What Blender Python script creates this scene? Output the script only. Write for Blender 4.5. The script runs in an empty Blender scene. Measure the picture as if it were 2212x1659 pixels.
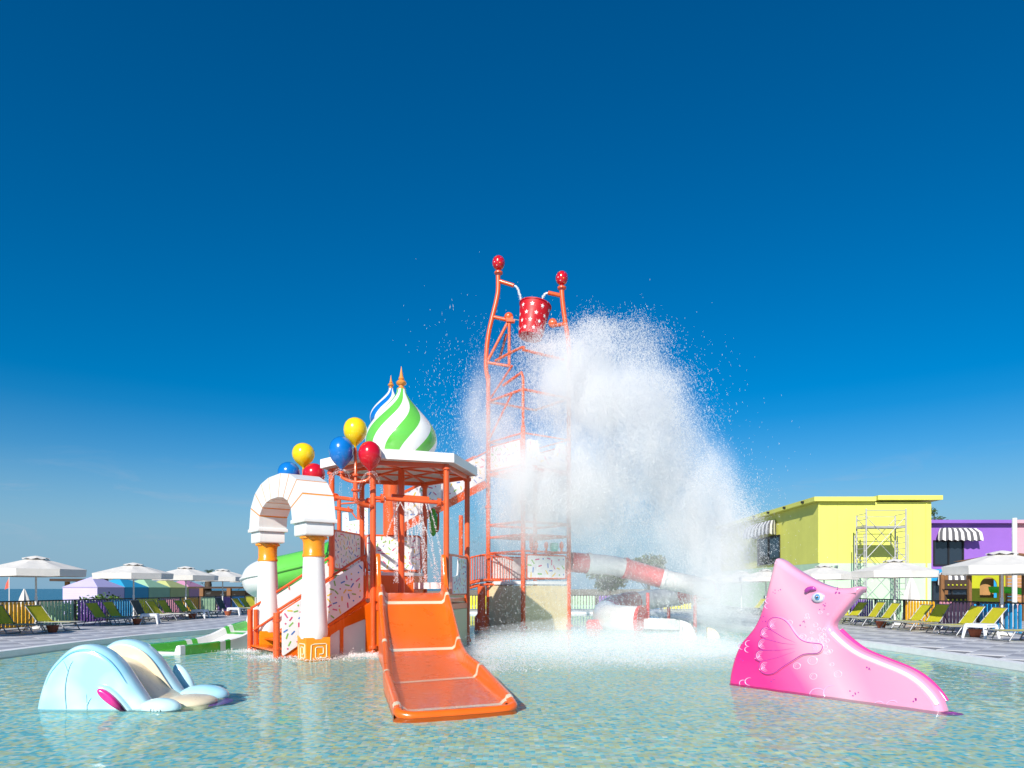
import bpy, bmesh, math, random
import numpy as np
from mathutils import Vector, Matrix
R = math.radians
random.seed(7); rng = np.random.default_rng(7)
S = bpy.context.scene
COL = S.collection
# ------------------------------------------------------------------ camera, sky, sun, exposure
F = 1500.0; CX = 1106.0; HZ = 1272.0; CAMZ = 1.5          # focal length, centre and horizon on a 2212 x 1659 sheet
cd = bpy.data.cameras.new('camera'); cam = bpy.data.objects.new('camera', cd); COL.objects.link(cam)
cam.location = (0, 0, CAMZ); cam.rotation_euler = (R(90), 0, 0)
cd.sensor_width = 36; cd.lens = F / 2212 * 36; cd.shift_y = (HZ - 829.5) / 2212; cd.clip_start = .1; cd.clip_end = 60000
S.camera = cam
SUN_EL, SUN_AZ = 31.0, 20.0                                # sun stands behind the camera, a little to its left
w = bpy.data.worlds.new('World'); S.world = w; w.use_nodes = True
nt = w.node_tree; nt.nodes.clear()
def N(nt, typ, **kw):
    n = nt.nodes.new(typ)
    for k, v in kw.items():
        if k == 'i':
            for kk, vv in v.items(): n.inputs[kk].default_value = vv
        else: setattr(n, k, v)
    return n
sky = N(nt, 'ShaderNodeTexSky', sky_type='NISHITA', sun_disc=False, sun_elevation=R(SUN_EL), sun_rotation=R(180 + SUN_AZ),
        altitude=0, air_density=1.0, dust_density=.25, ozone_density=4.0)
hsv = N(nt, 'ShaderNodeHueSaturation', i={'Hue': .5, 'Saturation': 1.52, 'Value': 1.0})
gam = N(nt, 'ShaderNodeGamma', i={'Gamma': 1.0})
bg = N(nt, 'ShaderNodeBackground', i={'Strength': .069}); wo = N(nt, 'ShaderNodeOutputWorld')
# thin wisps of cloud low over the horizon, all the way round
tc = N(nt, 'ShaderNodeTexCoord'); sep = N(nt, 'ShaderNodeSeparateXYZ')
mp = N(nt, 'ShaderNodeMapping', i={'Scale': (5, 5, 26)}); nz = N(nt, 'ShaderNodeTexNoise', i={'Scale': 1.5, 'Detail': 7, 'Roughness': .62, 'Distortion': .4})
cr = N(nt, 'ShaderNodeValToRGB'); cr.color_ramp.elements[0].position = .56; cr.color_ramp.elements[1].position = .78
band = N(nt, 'ShaderNodeValToRGB')
for p_, c_ in ((.0, .25), (.05, .3), (.13, .3), (.18, 0)):
    e = band.color_ramp.elements.new(p_); e.color = (c_, c_, c_, 1)
band.color_ramp.elements.remove(band.color_ramp.elements[0]); band.color_ramp.elements[-1].color = (0, 0, 0, 1)
mm = N(nt, 'ShaderNodeMath', operation='MULTIPLY'); mx = N(nt, 'ShaderNodeMix', data_type='RGBA'); mx.inputs['B'].default_value = (4.0, 4.8, 6.0, 1)
L = nt.links.new
L(tc.outputs['Generated'], sep.inputs[0]); L(tc.outputs['Generated'], mp.inputs[0]); L(mp.outputs[0], nz.inputs['Vector'])
L(nz.outputs['Fac'], cr.inputs[0]); L(sep.outputs['Z'], band.inputs[0]); L(cr.outputs[0], mm.inputs[0]); L(band.outputs[0], mm.inputs[1])
L(sky.outputs[0], gam.inputs['Color']); L(gam.outputs[0], hsv.inputs['Color']); hz_r = N(nt, 'ShaderNodeValToRGB'); hzm = N(nt, 'ShaderNodeMix', data_type='RGBA'); hzm.inputs['B'].default_value = (2.1, 3.95, 5.7, 1)     # blue sea haze low in the sky, all round
hz_r.color_ramp.elements[0].color = (.95, .95, .95, 1); hz_r.color_ramp.elements[1].position = .26; hz_r.color_ramp.elements[1].color = (0, 0, 0, 1)
for p_, c_ in ((.06, .8), (.10, .5), (.17, .12)): e = hz_r.color_ramp.elements.new(p_); e.color = (c_, c_, c_, 1)
L(sep.outputs['Z'], hz_r.inputs[0]); L(hz_r.outputs[0], hzm.inputs['Factor']); L(hsv.outputs[0], hzm.inputs['A']); L(hzm.outputs['Result'], mx.inputs['A']); L(mm.outputs[0], mx.inputs['Factor'])
L(mx.outputs['Result'], bg.inputs['Color']); L(bg.outputs[0], wo.inputs['Surface'])
sd = bpy.data.lights.new('sun', 'SUN'); sd.energy = 4.0; sd.angle = R(.5); sd.color = (1, .95, .87); sd.cycles.is_caustics_light = True
so = bpy.data.objects.new('sun', sd); COL.objects.link(so)
tosun = Vector((-math.sin(R(SUN_AZ)) * math.cos(R(SUN_EL)), -math.cos(R(SUN_AZ)) * math.cos(R(SUN_EL)), math.sin(R(SUN_EL))))
so.rotation_euler = tosun.to_track_quat('Z', 'Y').to_euler(); so.location = (0, -10, 30)
vs = S.view_settings; vs.view_transform = 'Standard'; vs.look = 'None'; vs.exposure = 0.6; vs.gamma = 1.0; vs.use_curve_mapping = False
S.cycles.use_denoising = True; S.cycles.max_bounces = 8; S.cycles.transparent_max_bounces = 16; S.cycles.diffuse_bounces = 4
S.cycles.glossy_bounces = 4; S.cycles.transmission_bounces = 6; S.cycles.sample_clamp_indirect = 6

# ------------------------------------------------------------------ helpers
ROOT = {}
def P(x, y, d):                       # sheet point at depth d -> place in the world
    return Vector(((x - CX) * d / F, d, CAMZ + (HZ - y) * d / F))
def ray_plane(x, y, A, B):            # sheet point on the upright plane through ground points A, B -> (along A-B, height)
    dx = (x - CX) / F; ux, uy = B[0] - A[0], B[1] - A[1]; l = math.hypot(ux, uy); ux /= l; uy /= l
    # A + s*u = t*(dx,1)
    det = ux * 1 - uy * dx
    s = (-A[0] * 1 + A[1] * dx) / det
    t = (A[1] + s * uy)
    return s, CAMZ + (HZ - y) / F * t
class MB:
    def __init__(s): s.v = []; s.f = []; s.m = []
    def add(s, vs, fs, mi=0):
        o = len(s.v); s.v += [tuple(q) for q in vs]
        for f in fs: s.f.append(tuple(i + o for i in f)); s.m.append(mi)
        return s
    def box(s, c, sz, rz=0, mi=0):
        c = Vector(c); a, b, h = sz[0] / 2, sz[1] / 2, sz[2] / 2; co, si = math.cos(rz), math.sin(rz); vs = []
        for z in (-h, h):
            for x, y in ((-a, -b), (a, -b), (a, b), (-a, b)): vs.append((c.x + x * co - y * si, c.y + x * si + y * co, c.z + z))
        return s.add(vs, [(3, 2, 1, 0), (4, 5, 6, 7), (0, 1, 5, 4), (1, 2, 6, 5), (2, 3, 7, 6), (3, 0, 4, 7)], mi)
    def beam(s, p0, p1, w, h, mi=0, up=(0, 0, 1)):
        p0, p1 = Vector(p0), Vector(p1); d = (p1 - p0).normalized(); u = Vector(up)
        if abs(d.dot(u)) > .98: u = Vector((0, 1, 0))
        a = d.cross(u).normalized() * w / 2; b = a.cross(d).normalized() * h / 2; vs = []
        for p in (p0, p1): vs += [p - a - b, p + a - b, p + a + b, p - a + b]
        return s.add(vs, [(3, 2, 1, 0), (4, 5, 6, 7), (0, 1, 5, 4), (1, 2, 6, 5), (2, 3, 7, 6), (3, 0, 4, 7)], mi)
    def tube(s, path, r, n=10, mi=0, caps=True):
        p = [Vector(q) for q in path]; k = len(p); rr = r if isinstance(r, (list, tuple)) else [r] * k
        vs = []; fs = []; nrm = None
        for i in range(k):
            t = (p[min(i + 1, k - 1)] - p[max(i - 1, 0)]).normalized()
            if nrm is None:
                nrm = t.orthogonal().normalized()
            else:
                nrm = (nrm - t * nrm.dot(t)); nrm = nrm.normalized() if nrm.length > 1e-6 else t.orthogonal().normalized()
            b = t.cross(nrm)
            for j in range(n):
                a = 2 * math.pi * j / n; vs.append(p[i] + (nrm * math.cos(a) + b * math.sin(a)) * rr[i])
        for i in range(k - 1):
            for j in range(n):
                fs.append((i * n + j, i * n + (j + 1) % n, (i + 1) * n + (j + 1) % n, (i + 1) * n + j))
        if caps: fs.append(tuple(reversed(range(n)))); fs.append(tuple(range((k - 1) * n, k * n)))
        return s.add(vs, fs, mi)
    def lathe(s, prof, n=24, c=(0, 0, 0), mi=0, rz=0):
        vs = []; fs = []
        for r, z in prof:
            for j in range(n):
                a = 2 * math.pi * j / n + rz; vs.append((c[0] + r * math.cos(a), c[1] + r * math.sin(a), c[2] + z))
        for i in range(len(prof) - 1):
            for j in range(n): fs.append((i * n + j, i * n + (j + 1) % n, (i + 1) * n + (j + 1) % n, (i + 1) * n + j))
        if prof[0][0] > 1e-4: fs.append(tuple(reversed(range(n))))
        if prof[-1][0] > 1e-4: fs.append(tuple(range((len(prof) - 1) * n, len(prof) * n)))
        return s.add(vs, fs, mi)
    def prism(s, pts, d, mi=0):
        pts = [Vector(q) for q in pts]; d = Vector(d); k = len(pts)
        nn = Vector((0, 0, 0))
        for i in range(k): nn += pts[i].cross(pts[(i + 1) % k])
        if nn.dot(d) > 0: pts.reverse()
        vs = pts + [q + d for q in pts]
        fs = [tuple(range(k)), tuple(reversed(range(k, 2 * k)))] + [(i, i + k, (i + 1) % k + k, (i + 1) % k) for i in range(k)]
        return s.add(vs, fs, mi)
    def ball(s, c, r, nu=16, nv=10, mi=0, mat=None):
        r = (r, r, r) if not isinstance(r, (tuple, list)) else r; vs = [(0, 0, -1)]; fs = []
        for i in range(1, nv):
            ph = -math.pi / 2 + math.pi * i / nv
            for j in range(nu): th = 2 * math.pi * j / nu; vs.append((math.cos(ph) * math.cos(th), math.cos(ph) * math.sin(th), math.sin(ph)))
        vs.append((0, 0, 1)); top = len(vs) - 1
        for j in range(nu): fs.append((0, 1 + (j + 1) % nu, 1 + j)); fs.append((top, top - nu + j, top - nu + (j + 1) % nu))
        for i in range(nv - 2):
            for j in range(nu): a = 1 + i * nu; fs.append((a + j, a + (j + 1) % nu, a + nu + (j + 1) % nu, a + nu + j))
        c = Vector(c); out = []
        for q in vs:
            q = Vector((q[0] * r[0], q[1] * r[1], q[2] * r[2]))
            if mat is not None: q = mat @ q
            out.append(q + c)
        return s.add(out, fs, mi)
    def flat(s, pts, mi=0): return s.add(pts, [tuple(range(len(pts)))], mi)
def frame_rot(ux, uy, un): return Matrix((ux, uy, un)).transposed()
def obj(name, mb, mats, parent=None, smooth=None):
    me = bpy.data.meshes.new(name); off = ROOT.get(parent.name, Vector((0, 0, 0))) if parent else Vector((0, 0, 0))
    me.from_pydata([(a - off.x, b - off.y, c - off.z) for a, b, c in mb.v], [], mb.f)
    mats = mats if isinstance(mats, (list, tuple)) else [mats]
    for q in mats: me.materials.append(q)
    if len(mats) > 1: me.polygons.foreach_set('material_index', mb.m)
    if smooth:
        me.polygons.foreach_set('use_smooth', [True] * len(me.polygons)); me.set_sharp_from_angle(angle=R(smooth))
    me.update()
    o = bpy.data.objects.new(name, me); COL.objects.link(o)
    if parent: o.parent = parent; ROOT[o.name] = off
    else: ROOT[o.name] = Vector((0, 0, 0))
    return o
def tag(o, label=None, cat=None, group=None, kind=None):
    if label: o['label'] = label
    if cat: o['category'] = cat
    if group: o['group'] = group
    if kind: o['kind'] = kind
    return o
def thing(name, label, cat, loc=(0, 0, 0), group=None, rz=0, local=False):
    o = bpy.data.objects.new(name, None); COL.objects.link(o); o.location = loc; o.rotation_euler = (0, 0, rz); o.empty_display_size = .2
    ROOT[o.name] = Vector((0, 0, 0)) if local else Vector(loc)
    return tag(o, label, cat, group)
def copy_tree(o, parent=None):
    c = o.copy(); COL.objects.link(c); c.parent = parent; ROOT[c.name] = ROOT.get(o.name, Vector((0, 0, 0)))
    for ch in list(o.children): copy_tree(ch, c)
    return c
def catmull(pts, k=6, closed=False):
    pts = [Vector(p) for p in pts]; n = len(pts); out = []
    rngi = range(n) if closed else range(n - 1)
    for i in rngi:
        if closed: a, b, c, d = pts[(i - 1) % n], pts[i], pts[(i + 1) % n], pts[(i + 2) % n]
        else: a, b, c, d = pts[max(i - 1, 0)], pts[i], pts[i + 1], pts[min(i + 2, n - 1)]
        for j in range(k):
            t = j / k; out.append(.5 * ((2 * b) + (c - a) * t + (2 * a - 5 * b + 4 * c - d) * t * t + (3 * b - a - 3 * c + d) * t ** 3))
    if not closed: out.append(pts[-1])
    return out
def solid2d(pts, ext, bev, res=3, holes=(), off=None):     # rounded slab of an outline, as (verts, faces); lies in x,y
    cu = bpy.data.curves.new('tmp', 'CURVE'); cu.dimensions = '2D'; cu.fill_mode = 'BOTH'; cu.extrude = ext; cu.bevel_depth = bev
    cu.bevel_resolution = res; cu.offset = -bev if off is None else off
    for ring in [pts] + list(holes):
        sp = cu.splines.new('POLY'); sp.points.add(len(ring) - 1); sp.use_cyclic_u = True
        for q, p in zip(sp.points, ring): q.co = (p[0], p[1], 0, 1)
    o = bpy.data.objects.new('tmp', cu); COL.objects.link(o)
    me = bpy.data.meshes.new_from_object(o.evaluated_get(bpy.context.evaluated_depsgraph_get()))
    vs = [tuple(q.co) for q in me.vertices]; fs = [tuple(p.vertices) for p in me.polygons]
    bpy.data.objects.remove(o); bpy.data.curves.remove(cu); bpy.data.meshes.remove(me)
    return vs, fs
def place(vs, O, ux, uy, un):
    O, ux, uy, un = Vector(O), Vector(ux), Vector(uy), Vector(un)
    return [O + ux * a + uy * b + un * c for a, b, c in vs]
def inpoly(x, y, poly):
    c = False; n = len(poly)
    for i in range(n):
        x1, y1 = poly[i][0], poly[i][1]; x2, y2 = poly[i - 1][0], poly[i - 1][1]
        if (y1 > y) != (y2 > y) and x < (x2 - x1) * (y - y1) / (y2 - y1) + x1: c = not c
    return c
def edge_dist(x, y, poly):
    b = 9
    for i in range(len(poly)):
        x1, y1, x2, y2 = poly[i][0], poly[i][1], poly[i - 1][0], poly[i - 1][1]; dx, dy = x2 - x1, y2 - y1; l = dx * dx + dy * dy
        t = 0 if l == 0 else max(0, min(1, ((x - x1) * dx + (y - y1) * dy) / l)); b = min(b, math.hypot(x - x1 - t * dx, y - y1 - t * dy))
    return b
# ------------------------------------------------------------------ materials
MATS = {}
def mat(name, col, rough=.4, metal=0, coat=0, var=.06, scale=3.0, bump=0, bscale=60, spec=.5, sheen=0, streak=False):
    if name in MATS: return MATS[name]
    m = bpy.data.materials.new(name); m.use_nodes = True; t = m.node_tree; b = t.nodes['Principled BSDF']
    b.inputs['Roughness'].default_value = rough; b.inputs['Metallic'].default_value = metal; b.inputs['Coat Weight'].default_value = coat
    b.inputs['Coat Roughness'].default_value = .08; b.inputs['Specular IOR Level'].default_value = spec
    c = N(t, 'ShaderNodeTexCoord'); n = N(t, 'ShaderNodeTexNoise', i={'Scale': scale, 'Detail': 5, 'Roughness': .6})
    if streak:
        mpn = N(t, 'ShaderNodeMapping', i={'Scale': (1, 1, .12)}); t.links.new(c.outputs['Object'], mpn.inputs[0]); t.links.new(mpn.outputs[0], n.inputs['Vector'])
    else: t.links.new(c.outputs['Object'], n.inputs['Vector'])
    r = N(t, 'ShaderNodeMapRange', i={'From Min': .3, 'From Max': .7, 'To Min': 1 - var, 'To Max': 1 + var}); t.links.new(n.outputs['Fac'], r.inputs['Value'])
    v = N(t, 'ShaderNodeVectorMath', operation='SCALE'); v.inputs[0].default_value = col[:3]; t.links.new(r.outputs[0], v.inputs['Scale'])
    t.links.new(v.outputs[0], b.inputs['Base Color'])
    r2 = N(t, 'ShaderNodeMapRange', i={'From Min': .3, 'From Max': .7, 'To Min': rough * .8, 'To Max': min(1, rough * 1.25)}); t.links.new(n.outputs['Fac'], r2.inputs['Value'])
    t.links.new(r2.outputs[0], b.inputs['Roughness'])
    if bump:
        nb = N(t, 'ShaderNodeTexNoise', i={'Scale': bscale, 'Detail': 4}); t.links.new(c.outputs['Object'], nb.inputs['Vector'])
        bu = N(t, 'ShaderNodeBump', i={'Strength': bump, 'Distance': .01}); t.links.new(nb.outputs['Fac'], bu.inputs['Height']); t.links.new(bu.outputs[0], b.inputs['Normal'])
    MATS[name] = m; return m
WET = mat('wet_orange_gelcoat', (.88, .135, .006), .3, coat=.3, var=.07, streak=True)
ORANGE = mat('orange_gelcoat', (.86, .14, .006), .25, coat=.35, var=.05, streak=True)
STEEL = mat('orange_red_paint', (.74, .105, .022), .32, coat=.2, var=.08)
AMBER = mat('amber_gelcoat', (.86, .29, .008), .28, coat=.3, var=.05)
WHITE = mat('white_gelcoat', (.80, .79, .77), .3, coat=.25, var=.03, streak=True)
WPANEL = mat('white_panel', (.82, .80, .79), .35, var=.02)
GREEN = mat('green_gelcoat', (.08, .47, .045), .25, coat=.35, var=.05)
LGREEN = mat('light_green_gelcoat', (.13, .52, .07), .22, coat=.4, var=.04)
BLUE = mat('blue_gelcoat', (.005, .16, .52), .2, coat=.5, var=.03)
YELLOW = mat('yellow_gelcoat', (.88, .60, .003), .2, coat=.5, var=.03)
RED = mat('red_gelcoat', (.56, .005, .018), .2, coat=.5, var=.04)
RED2 = mat('red_tube_gelcoat', (.66, .05, .05), .3, coat=.3, var=.05)
CREAM = mat('cream_gelcoat', (.80, .68, .47), .3, coat=.3, var=.03)
BEIGE = mat('beige_panel', (.74, .60, .36), .5, var=.04)
GOLD = mat('finial_orange', (.72, .27, .05), .3, coat=.3)
CHROME = mat('galvanised_steel', (.55, .56, .58), .35, metal=.9)
ALU = mat('aluminium', (.27, .28, .30), .5, metal=.35)
BLACK = mat('black_metal', (.015, .015, .017), .45)
SPR = [mat('print_pink', (.70, .10, .24), .4), mat('print_yellow', (.86, .58, .04), .4), mat('print_green', (.22, .50, .08), .4),
       mat('print_blue', (.07, .20, .55), .4), mat('print_magenta', (.62, .03, .15), .4)]
def sprinkles(parent, O, ux, uy, un, poly, seed=1, ln=.125, wd=.032, dist=.118, off=.004, holes=()):
    rr = random.Random(seed); xs = [p[0] for p in poly]; ys = [p[1] for p in poly]; pts = []; mb = MB()
    area = (max(xs) - min(xs)) * (max(ys) - min(ys))
    for _ in range(int(area / dist ** 2 * 14)):
        x, y = rr.uniform(min(xs), max(xs)), rr.uniform(min(ys), max(ys))
        if not inpoly(x, y, poly) or edge_dist(x, y, poly) < ln * .58: continue
        if any(inpoly(x, y, h) or edge_dist(x, y, h) < ln * .58 for h in holes): continue
        if any((x - a) ** 2 + (y - b) ** 2 < dist ** 2 for a, b in pts): continue
        pts.append((x, y)); dot = rr.random() < .2; mi = rr.choice((0, 0, 1, 1, 2, 2, 3, 3, 4)); a = rr.uniform(0, math.pi); out = []
        r_ = wd / 2 * (1.25 if dot else 1); hl = 0 if dot else ln / 2 * rr.uniform(.85, 1.1) - r_
        for k in range(10):
            th = math.pi / 2 + math.pi * k / 4.5 if k < 5 else math.pi / 2 + math.pi * (k - .5) / 4.5
            th = 2 * math.pi * k / 10; sx = hl if math.cos(th) > 0 else -hl
            px, py = sx + r_ * math.cos(th), r_ * math.sin(th); out.append((x + px * math.cos(a) - py * math.sin(a), y + px * math.sin(a) + py * math.cos(a), off))
        mb.flat(place(out, O, ux, uy, un), mi)
    if mb.f: return tag(obj('sprinkle_print', mb, SPR, parent), kind='stuff')
def panel(parent, poly, O, ux, uy, un, m, t=.02, spr=None, rim=None, rim_r=.025, name='panel', round_=.0, holes=(), dist=.118, ln=.125):
    """flat board of an outline, optional printed sprinkles and tubular rim"""
    mb = MB(); vs, fs = solid2d(poly, t / 2 - .004, .004, 1, holes); mb.add(place(vs, O, ux, uy, un), fs)
    o = obj(name, mb, m, parent)
    if spr is not None: sprinkles(o, O, ux, uy, un, poly, spr, off=t / 2 + .004, holes=holes, dist=dist, ln=ln, wd=ln * .26)
    if rim:
        q = MB(); ring = [Vector((p[0], p[1], 0)) for p in poly]; c = sum(ring, Vector()) / len(ring)
        ring = place([(p.x, p.y, 0) for p in ring], O, ux, uy, un); q.tube(ring + [ring[0]], rim_r, 8); obj('panel_rim', q, rim, o, 50)
    return o
def rrect(x0, y0, x1, y1, r, k=4):
    out = []
    for cx, cy, a0 in ((x1 - r, y0 + r, -90), (x1 - r, y1 - r, 0), (x0 + r, y1 - r, 90), (x0 + r, y0 + r, 180)):
        for i in range(k + 1): a = R(a0 + 90 * i / k); out.append((cx + r * math.cos(a), cy + r * math.sin(a)))
    return out
def rpoly(pts, r, k=4):               # round the corners of a convex-ish outline
    out = []; n = len(pts)
    for i in range(n):
        a, b, c = Vector(pts[i - 1][:2]), Vector(pts[i][:2]), Vector(pts[(i + 1) % n][:2]); d1 = (a - b).normalized(); d2 = (c - b).normalized()
        rr = min(r, (a - b).length * .45, (c - b).length * .45)
        for j in range(k + 1):
            t = j / k; p = (b + d1 * rr) * (1 - t) ** 2 + b * 2 * t * (1 - t) + (b + d2 * rr) * t * t; out.append((p.x, p.y))
    return out
X3, Y3, Z3 = Vector((1, 0, 0)), Vector((0, 1, 0)), Vector((0, 0, 1))
def flange(mb, p, d, r, t=.035, n=12):
    d = Vector(d).normalized(); p = Vector(p); mb.tube([p - d * t, p + d * t], r, n)
    u = d.orthogonal().normalized(); v = d.cross(u)
    for j in range(6):
        a = 2 * math.pi * j / 6; q = p + (u * math.cos(a) + v * math.sin(a)) * r * .82; mb.tube([q - d * t * 1.6, q + d * t * 1.6], r * .1, 5)
# ------------------------------------------------------------------ setting: sea, ground, deck, pool
DZ = .08                                                    # deck level over the water
POOL = [(-11.2, -8), (-11.2, -3), (-11.2, 2), (-11.2, 7), (-11.2, 11), (-11.2, 14.5), (-11.2, 17.5), (-11.05, 20.3), (-10.5, 22.5), (-10.0, 24.6), (-9.3, 27), (-8.6, 30), (-8.0, 34), (-7.8, 38), (-7.6, 41),
        (-2, 41.5), (4, 41.5), (8.2, 41.4), (8.4, 39.5), (8.5, 36), (8.35, 30), (8.45, 26), (9.0, 20), (9.25, 16), (9.35, 12), (9.4, 7), (9.4, 2), (9.4, -3), (9.4, -8)]
POOL = [(p.x, p.y) for p in catmull([(a, b, 0) for a, b in POOL], 4, False)]
def fill(outer, holes, z, name, m):
    bm = bmesh.new(); es = []
    for ring in [outer] + holes:
        vs = [bm.verts.new((a, b, z)) for a, b in ring]
        for i in range(len(vs)): es.append(bm.edges.new((vs[i - 1], vs[i])))
    bmesh.ops.triangle_fill(bm, use_beauty=True, use_dissolve=False, edges=es)
    for f in bm.faces:
        if f.normal.z < 0: f.normal_flip()
    me = bpy.data.meshes.new(name); bm.to_mesh(me); bm.free(); me.materials.append(m)
    o = bpy.data.objects.new(name, me); COL.objects.link(o); ROOT[o.name] = Vector((0, 0, 0)); return o
def mat_nodes(name):
    m = bpy.data.materials.new(name); m.use_nodes = True; t = m.node_tree; return m, t, t.nodes['Principled BSDF']
# sea
m, t, b = mat_nodes('sea_water'); b.inputs['Base Color'].default_value = (.004, .10, .16, 1); b.inputs['Roughness'].default_value = .25
c = N(t, 'ShaderNodeTexCoord'); n = N(t, 'ShaderNodeTexNoise', i={'Scale': .35, 'Detail': 5}); t.links.new(c.outputs['Object'], n.inputs['Vector'])
bu = N(t, 'ShaderNodeBump', i={'Strength': .7, 'Distance': .5}); t.links.new(n.outputs['Fac'], bu.inputs['Height']); t.links.new(bu.outputs[0], b.inputs['Normal'])
tag(obj('sea', MB().flat([(-40000, -4000, -2.2), (-60, -4000, -2.2), (-60, 40000, -2.2), (-40000, 40000, -2.2)]), m), kind='structure')
SAND = mat('sand_and_soil', (.30, .25, .17), .9, var=.25, scale=1.5, bump=.4, bscale=30)
fill([(-75, -60), (4000, -60), (4000, 4000), (-75, 4000)], [[(-18.6, -60.5 + 1), (-18.6, 62), (30, 62), (30, -59.5)]], -.35, 'ground', SAND); tag(bpy.data.objects['ground'], kind='structure')
# deck under the pavers
GROUT = mat('paver_bedding', (.20, .20, .215), .8, var=.1)
tag(fill([(-18.9, -20), (30.3, -20), (30.3, 62.3), (-18.9, 62.3)], [POOL], DZ - .012, 'deck', GROUT), kind='structure')
deck = bpy.data.objects['deck']
PL = mat('paver_pale', (.56, .56, .585), .42, var=.12, scale=.8, bump=.15, bscale=40); PD = mat('paver_grey', (.36, .36, .40), .42, var=.12, scale=.8, bump=.15, bscale=40)
pv = .74; cells = []
for i in range(-60, 120):
    for j in range(-60, 120):
        x = (i - j) * pv / math.sqrt(2); y = (i + j) * pv / math.sqrt(2) + 10
        if not (-18.3 < x < 29.5 and 2 < y < 61.5): continue
        if abs(x) > .78 * y + 2.5: continue
        if inpoly(x, y, POOL) or edge_dist(x, y, POOL) < .75 or (x > 17 and y < 20): continue
        near = y * (1 if abs(x) < 18 else 2); cells.append((near, x, y, (i % 2 == 0) if (j // 1) % 1 == 0 else 0, (i + j) % 2))
cells.sort()
def paver_mesh(h):
    a = pv / math.sqrt(2) - .004; b_ = a - .012; vs = [(a, 0, -.02), (0, a, -.02), (-a, 0, -.02), (0, -a, -.02), (a, 0, h - .006), (0, a, h - .006), (-a, 0, h - .006), (0, -a, h - .006), (b_, 0, h), (0, b_, h), (-b_, 0, h), (0, -b_, h)]
    fs = [(8, 9, 10, 11)] + [(k, (k + 1) % 4, 4 + (k + 1) % 4, 4 + k) for k in range(4)] + [(4 + k, 4 + (k + 1) % 4, 8 + (k + 1) % 4, 8 + k) for k in range(4)]
    return vs, fs
pm = []
for q in (PL, PD):
    me = bpy.data.meshes.new('paver'); vs, fs = paver_mesh(.012); me.from_pydata(vs, [], fs); me.materials.append(q); pm.append(me)
rest = MB()
for k, (nr, x, y, _, par) in enumerate(cells):
    dark = par
    if k < 300:
        o = bpy.data.objects.new('paver', pm[dark]); COL.objects.link(o); o.parent = deck; o.location = (x, y, DZ - .012 + rng.uniform(0, .002))
    else:
        vs, fs = paver_mesh(.012); rest.add([(a + x, b2 + y, c2 + DZ - .012) for a, b2, c2 in vs], fs, dark)
tag(obj('distant_paver', rest, [PL, PD], deck), kind='stuff')
# coping
COP = mat('white_coping', (.80, .80, .80), .45, var=.05, scale=4)
def ribbon(path, w0, w1, z0, z1, mb):
    k = len(path); L_ = []; 
    for i in range(k):
        a = Vector(path[max(i - 1, 0)]); b_ = Vector(path[min(i + 1, k - 1)]); d = (b_ - a).normalized(); nn = Vector((d.y, -d.x)); p = Vector(path[i])
        L_.append((p + nn * w0, p + nn * w1))
    for i in range(k - 1):
        (a0, a1), (b0, b1) = L_[i], L_[i + 1]
        vs = [(a0.x, a0.y, z0), (a1.x, a1.y, z0), (b1.x, b1.y, z0), (b0.x, b0.y, z0), (a0.x, a0.y, z1), (a1.x, a1.y, z1), (b1.x, b1.y, z1), (b0.x, b0.y, z1)]
        mb.add(vs, [(4, 5, 6, 7), (0, 1, 5, 4), (2, 3, 7, 6), (1, 2, 6, 5), (3, 0, 4, 7)])
mb = MB(); ribbon(POOL, -.26, .03, -.36, DZ + .05, mb); tag(obj('pool_coping', mb, COP), kind='structure')
# pool floor: mosaic of real tiles near the camera, its material carries on beyond
DEPTH = -.27
PALS = np.array([(.20, .70, .82), (.44, .82, .86), (.76, .87, .66), (.86, .83, .46), (.90, .92, .86), (.60, .86, .78)]); PW = np.array([.29, .16, .26, .11, .10, .08])
m, t, b = mat_nodes('mosaic_beyond'); b.inputs['Roughness'].default_value = .5
c = N(t, 'ShaderNodeTexCoord'); mpn = N(t, 'ShaderNodeMapping', i={'Scale': (10, 10, 10)}); vn = N(t, 'ShaderNodeVectorMath', operation='FLOOR'); wn = N(t, 'ShaderNodeTexWhiteNoise', noise_dimensions='3D')
r_ = N(t, 'ShaderNodeValToRGB'); r_.color_ramp.interpolation = 'CONSTANT'; r_.color_ramp.elements.remove(r_.color_ramp.elements[0]); acc = 0
for q, wgt in zip(PALS, PW):
    e = r_.color_ramp.elements.new(acc); e.color = (*q, 1); acc += wgt
r_.color_ramp.elements.remove(r_.color_ramp.elements[-1])
t.links.new(c.outputs['Object'], mpn.inputs[0]); t.links.new(mpn.outputs[0], vn.inputs[0]); t.links.new(vn.outputs[0], wn.inputs['Vector']); t.links.new(wn.outputs['Value'], r_.inputs[0]); t.links.new(r_.outputs[0], b.inputs['Base Color'])
floor = tag(fill([(-11.6, -8), (-11.6, 42), (10, 42), (10, -8)], [], DEPTH - .006, 'pool_floor', m), kind='structure')
gr_ = fill([(-11.4, 3.2), (9.5, 3.2), (9.5, 15.0), (-11.4, 15.0)], [], DEPTH - .003, 'grout', mat('pale_grout', (.80, .82, .76), .7)); gr_.parent = floor; gr_.cycles.is_caustics_receiver = True
ts = .05; Y0, Y1 = 3.4, 15.0; vv = []; tint = []
ys = np.arange(Y0, Y1, ts); allx = []
for y in ys:
    xm = .76 * y + .9; xs = np.arange(-math.floor(min(xm, 11) / ts) * ts, min(xm, 9.3), ts); allx.append(np.stack([xs, np.full_like(xs, y)], 1))
ctr = np.concatenate(allx); nT = len(ctr); h = ts / 2 - .002
cornr = np.array([(-h, -h), (h, -h), (h, h), (-h, h)])
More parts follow.
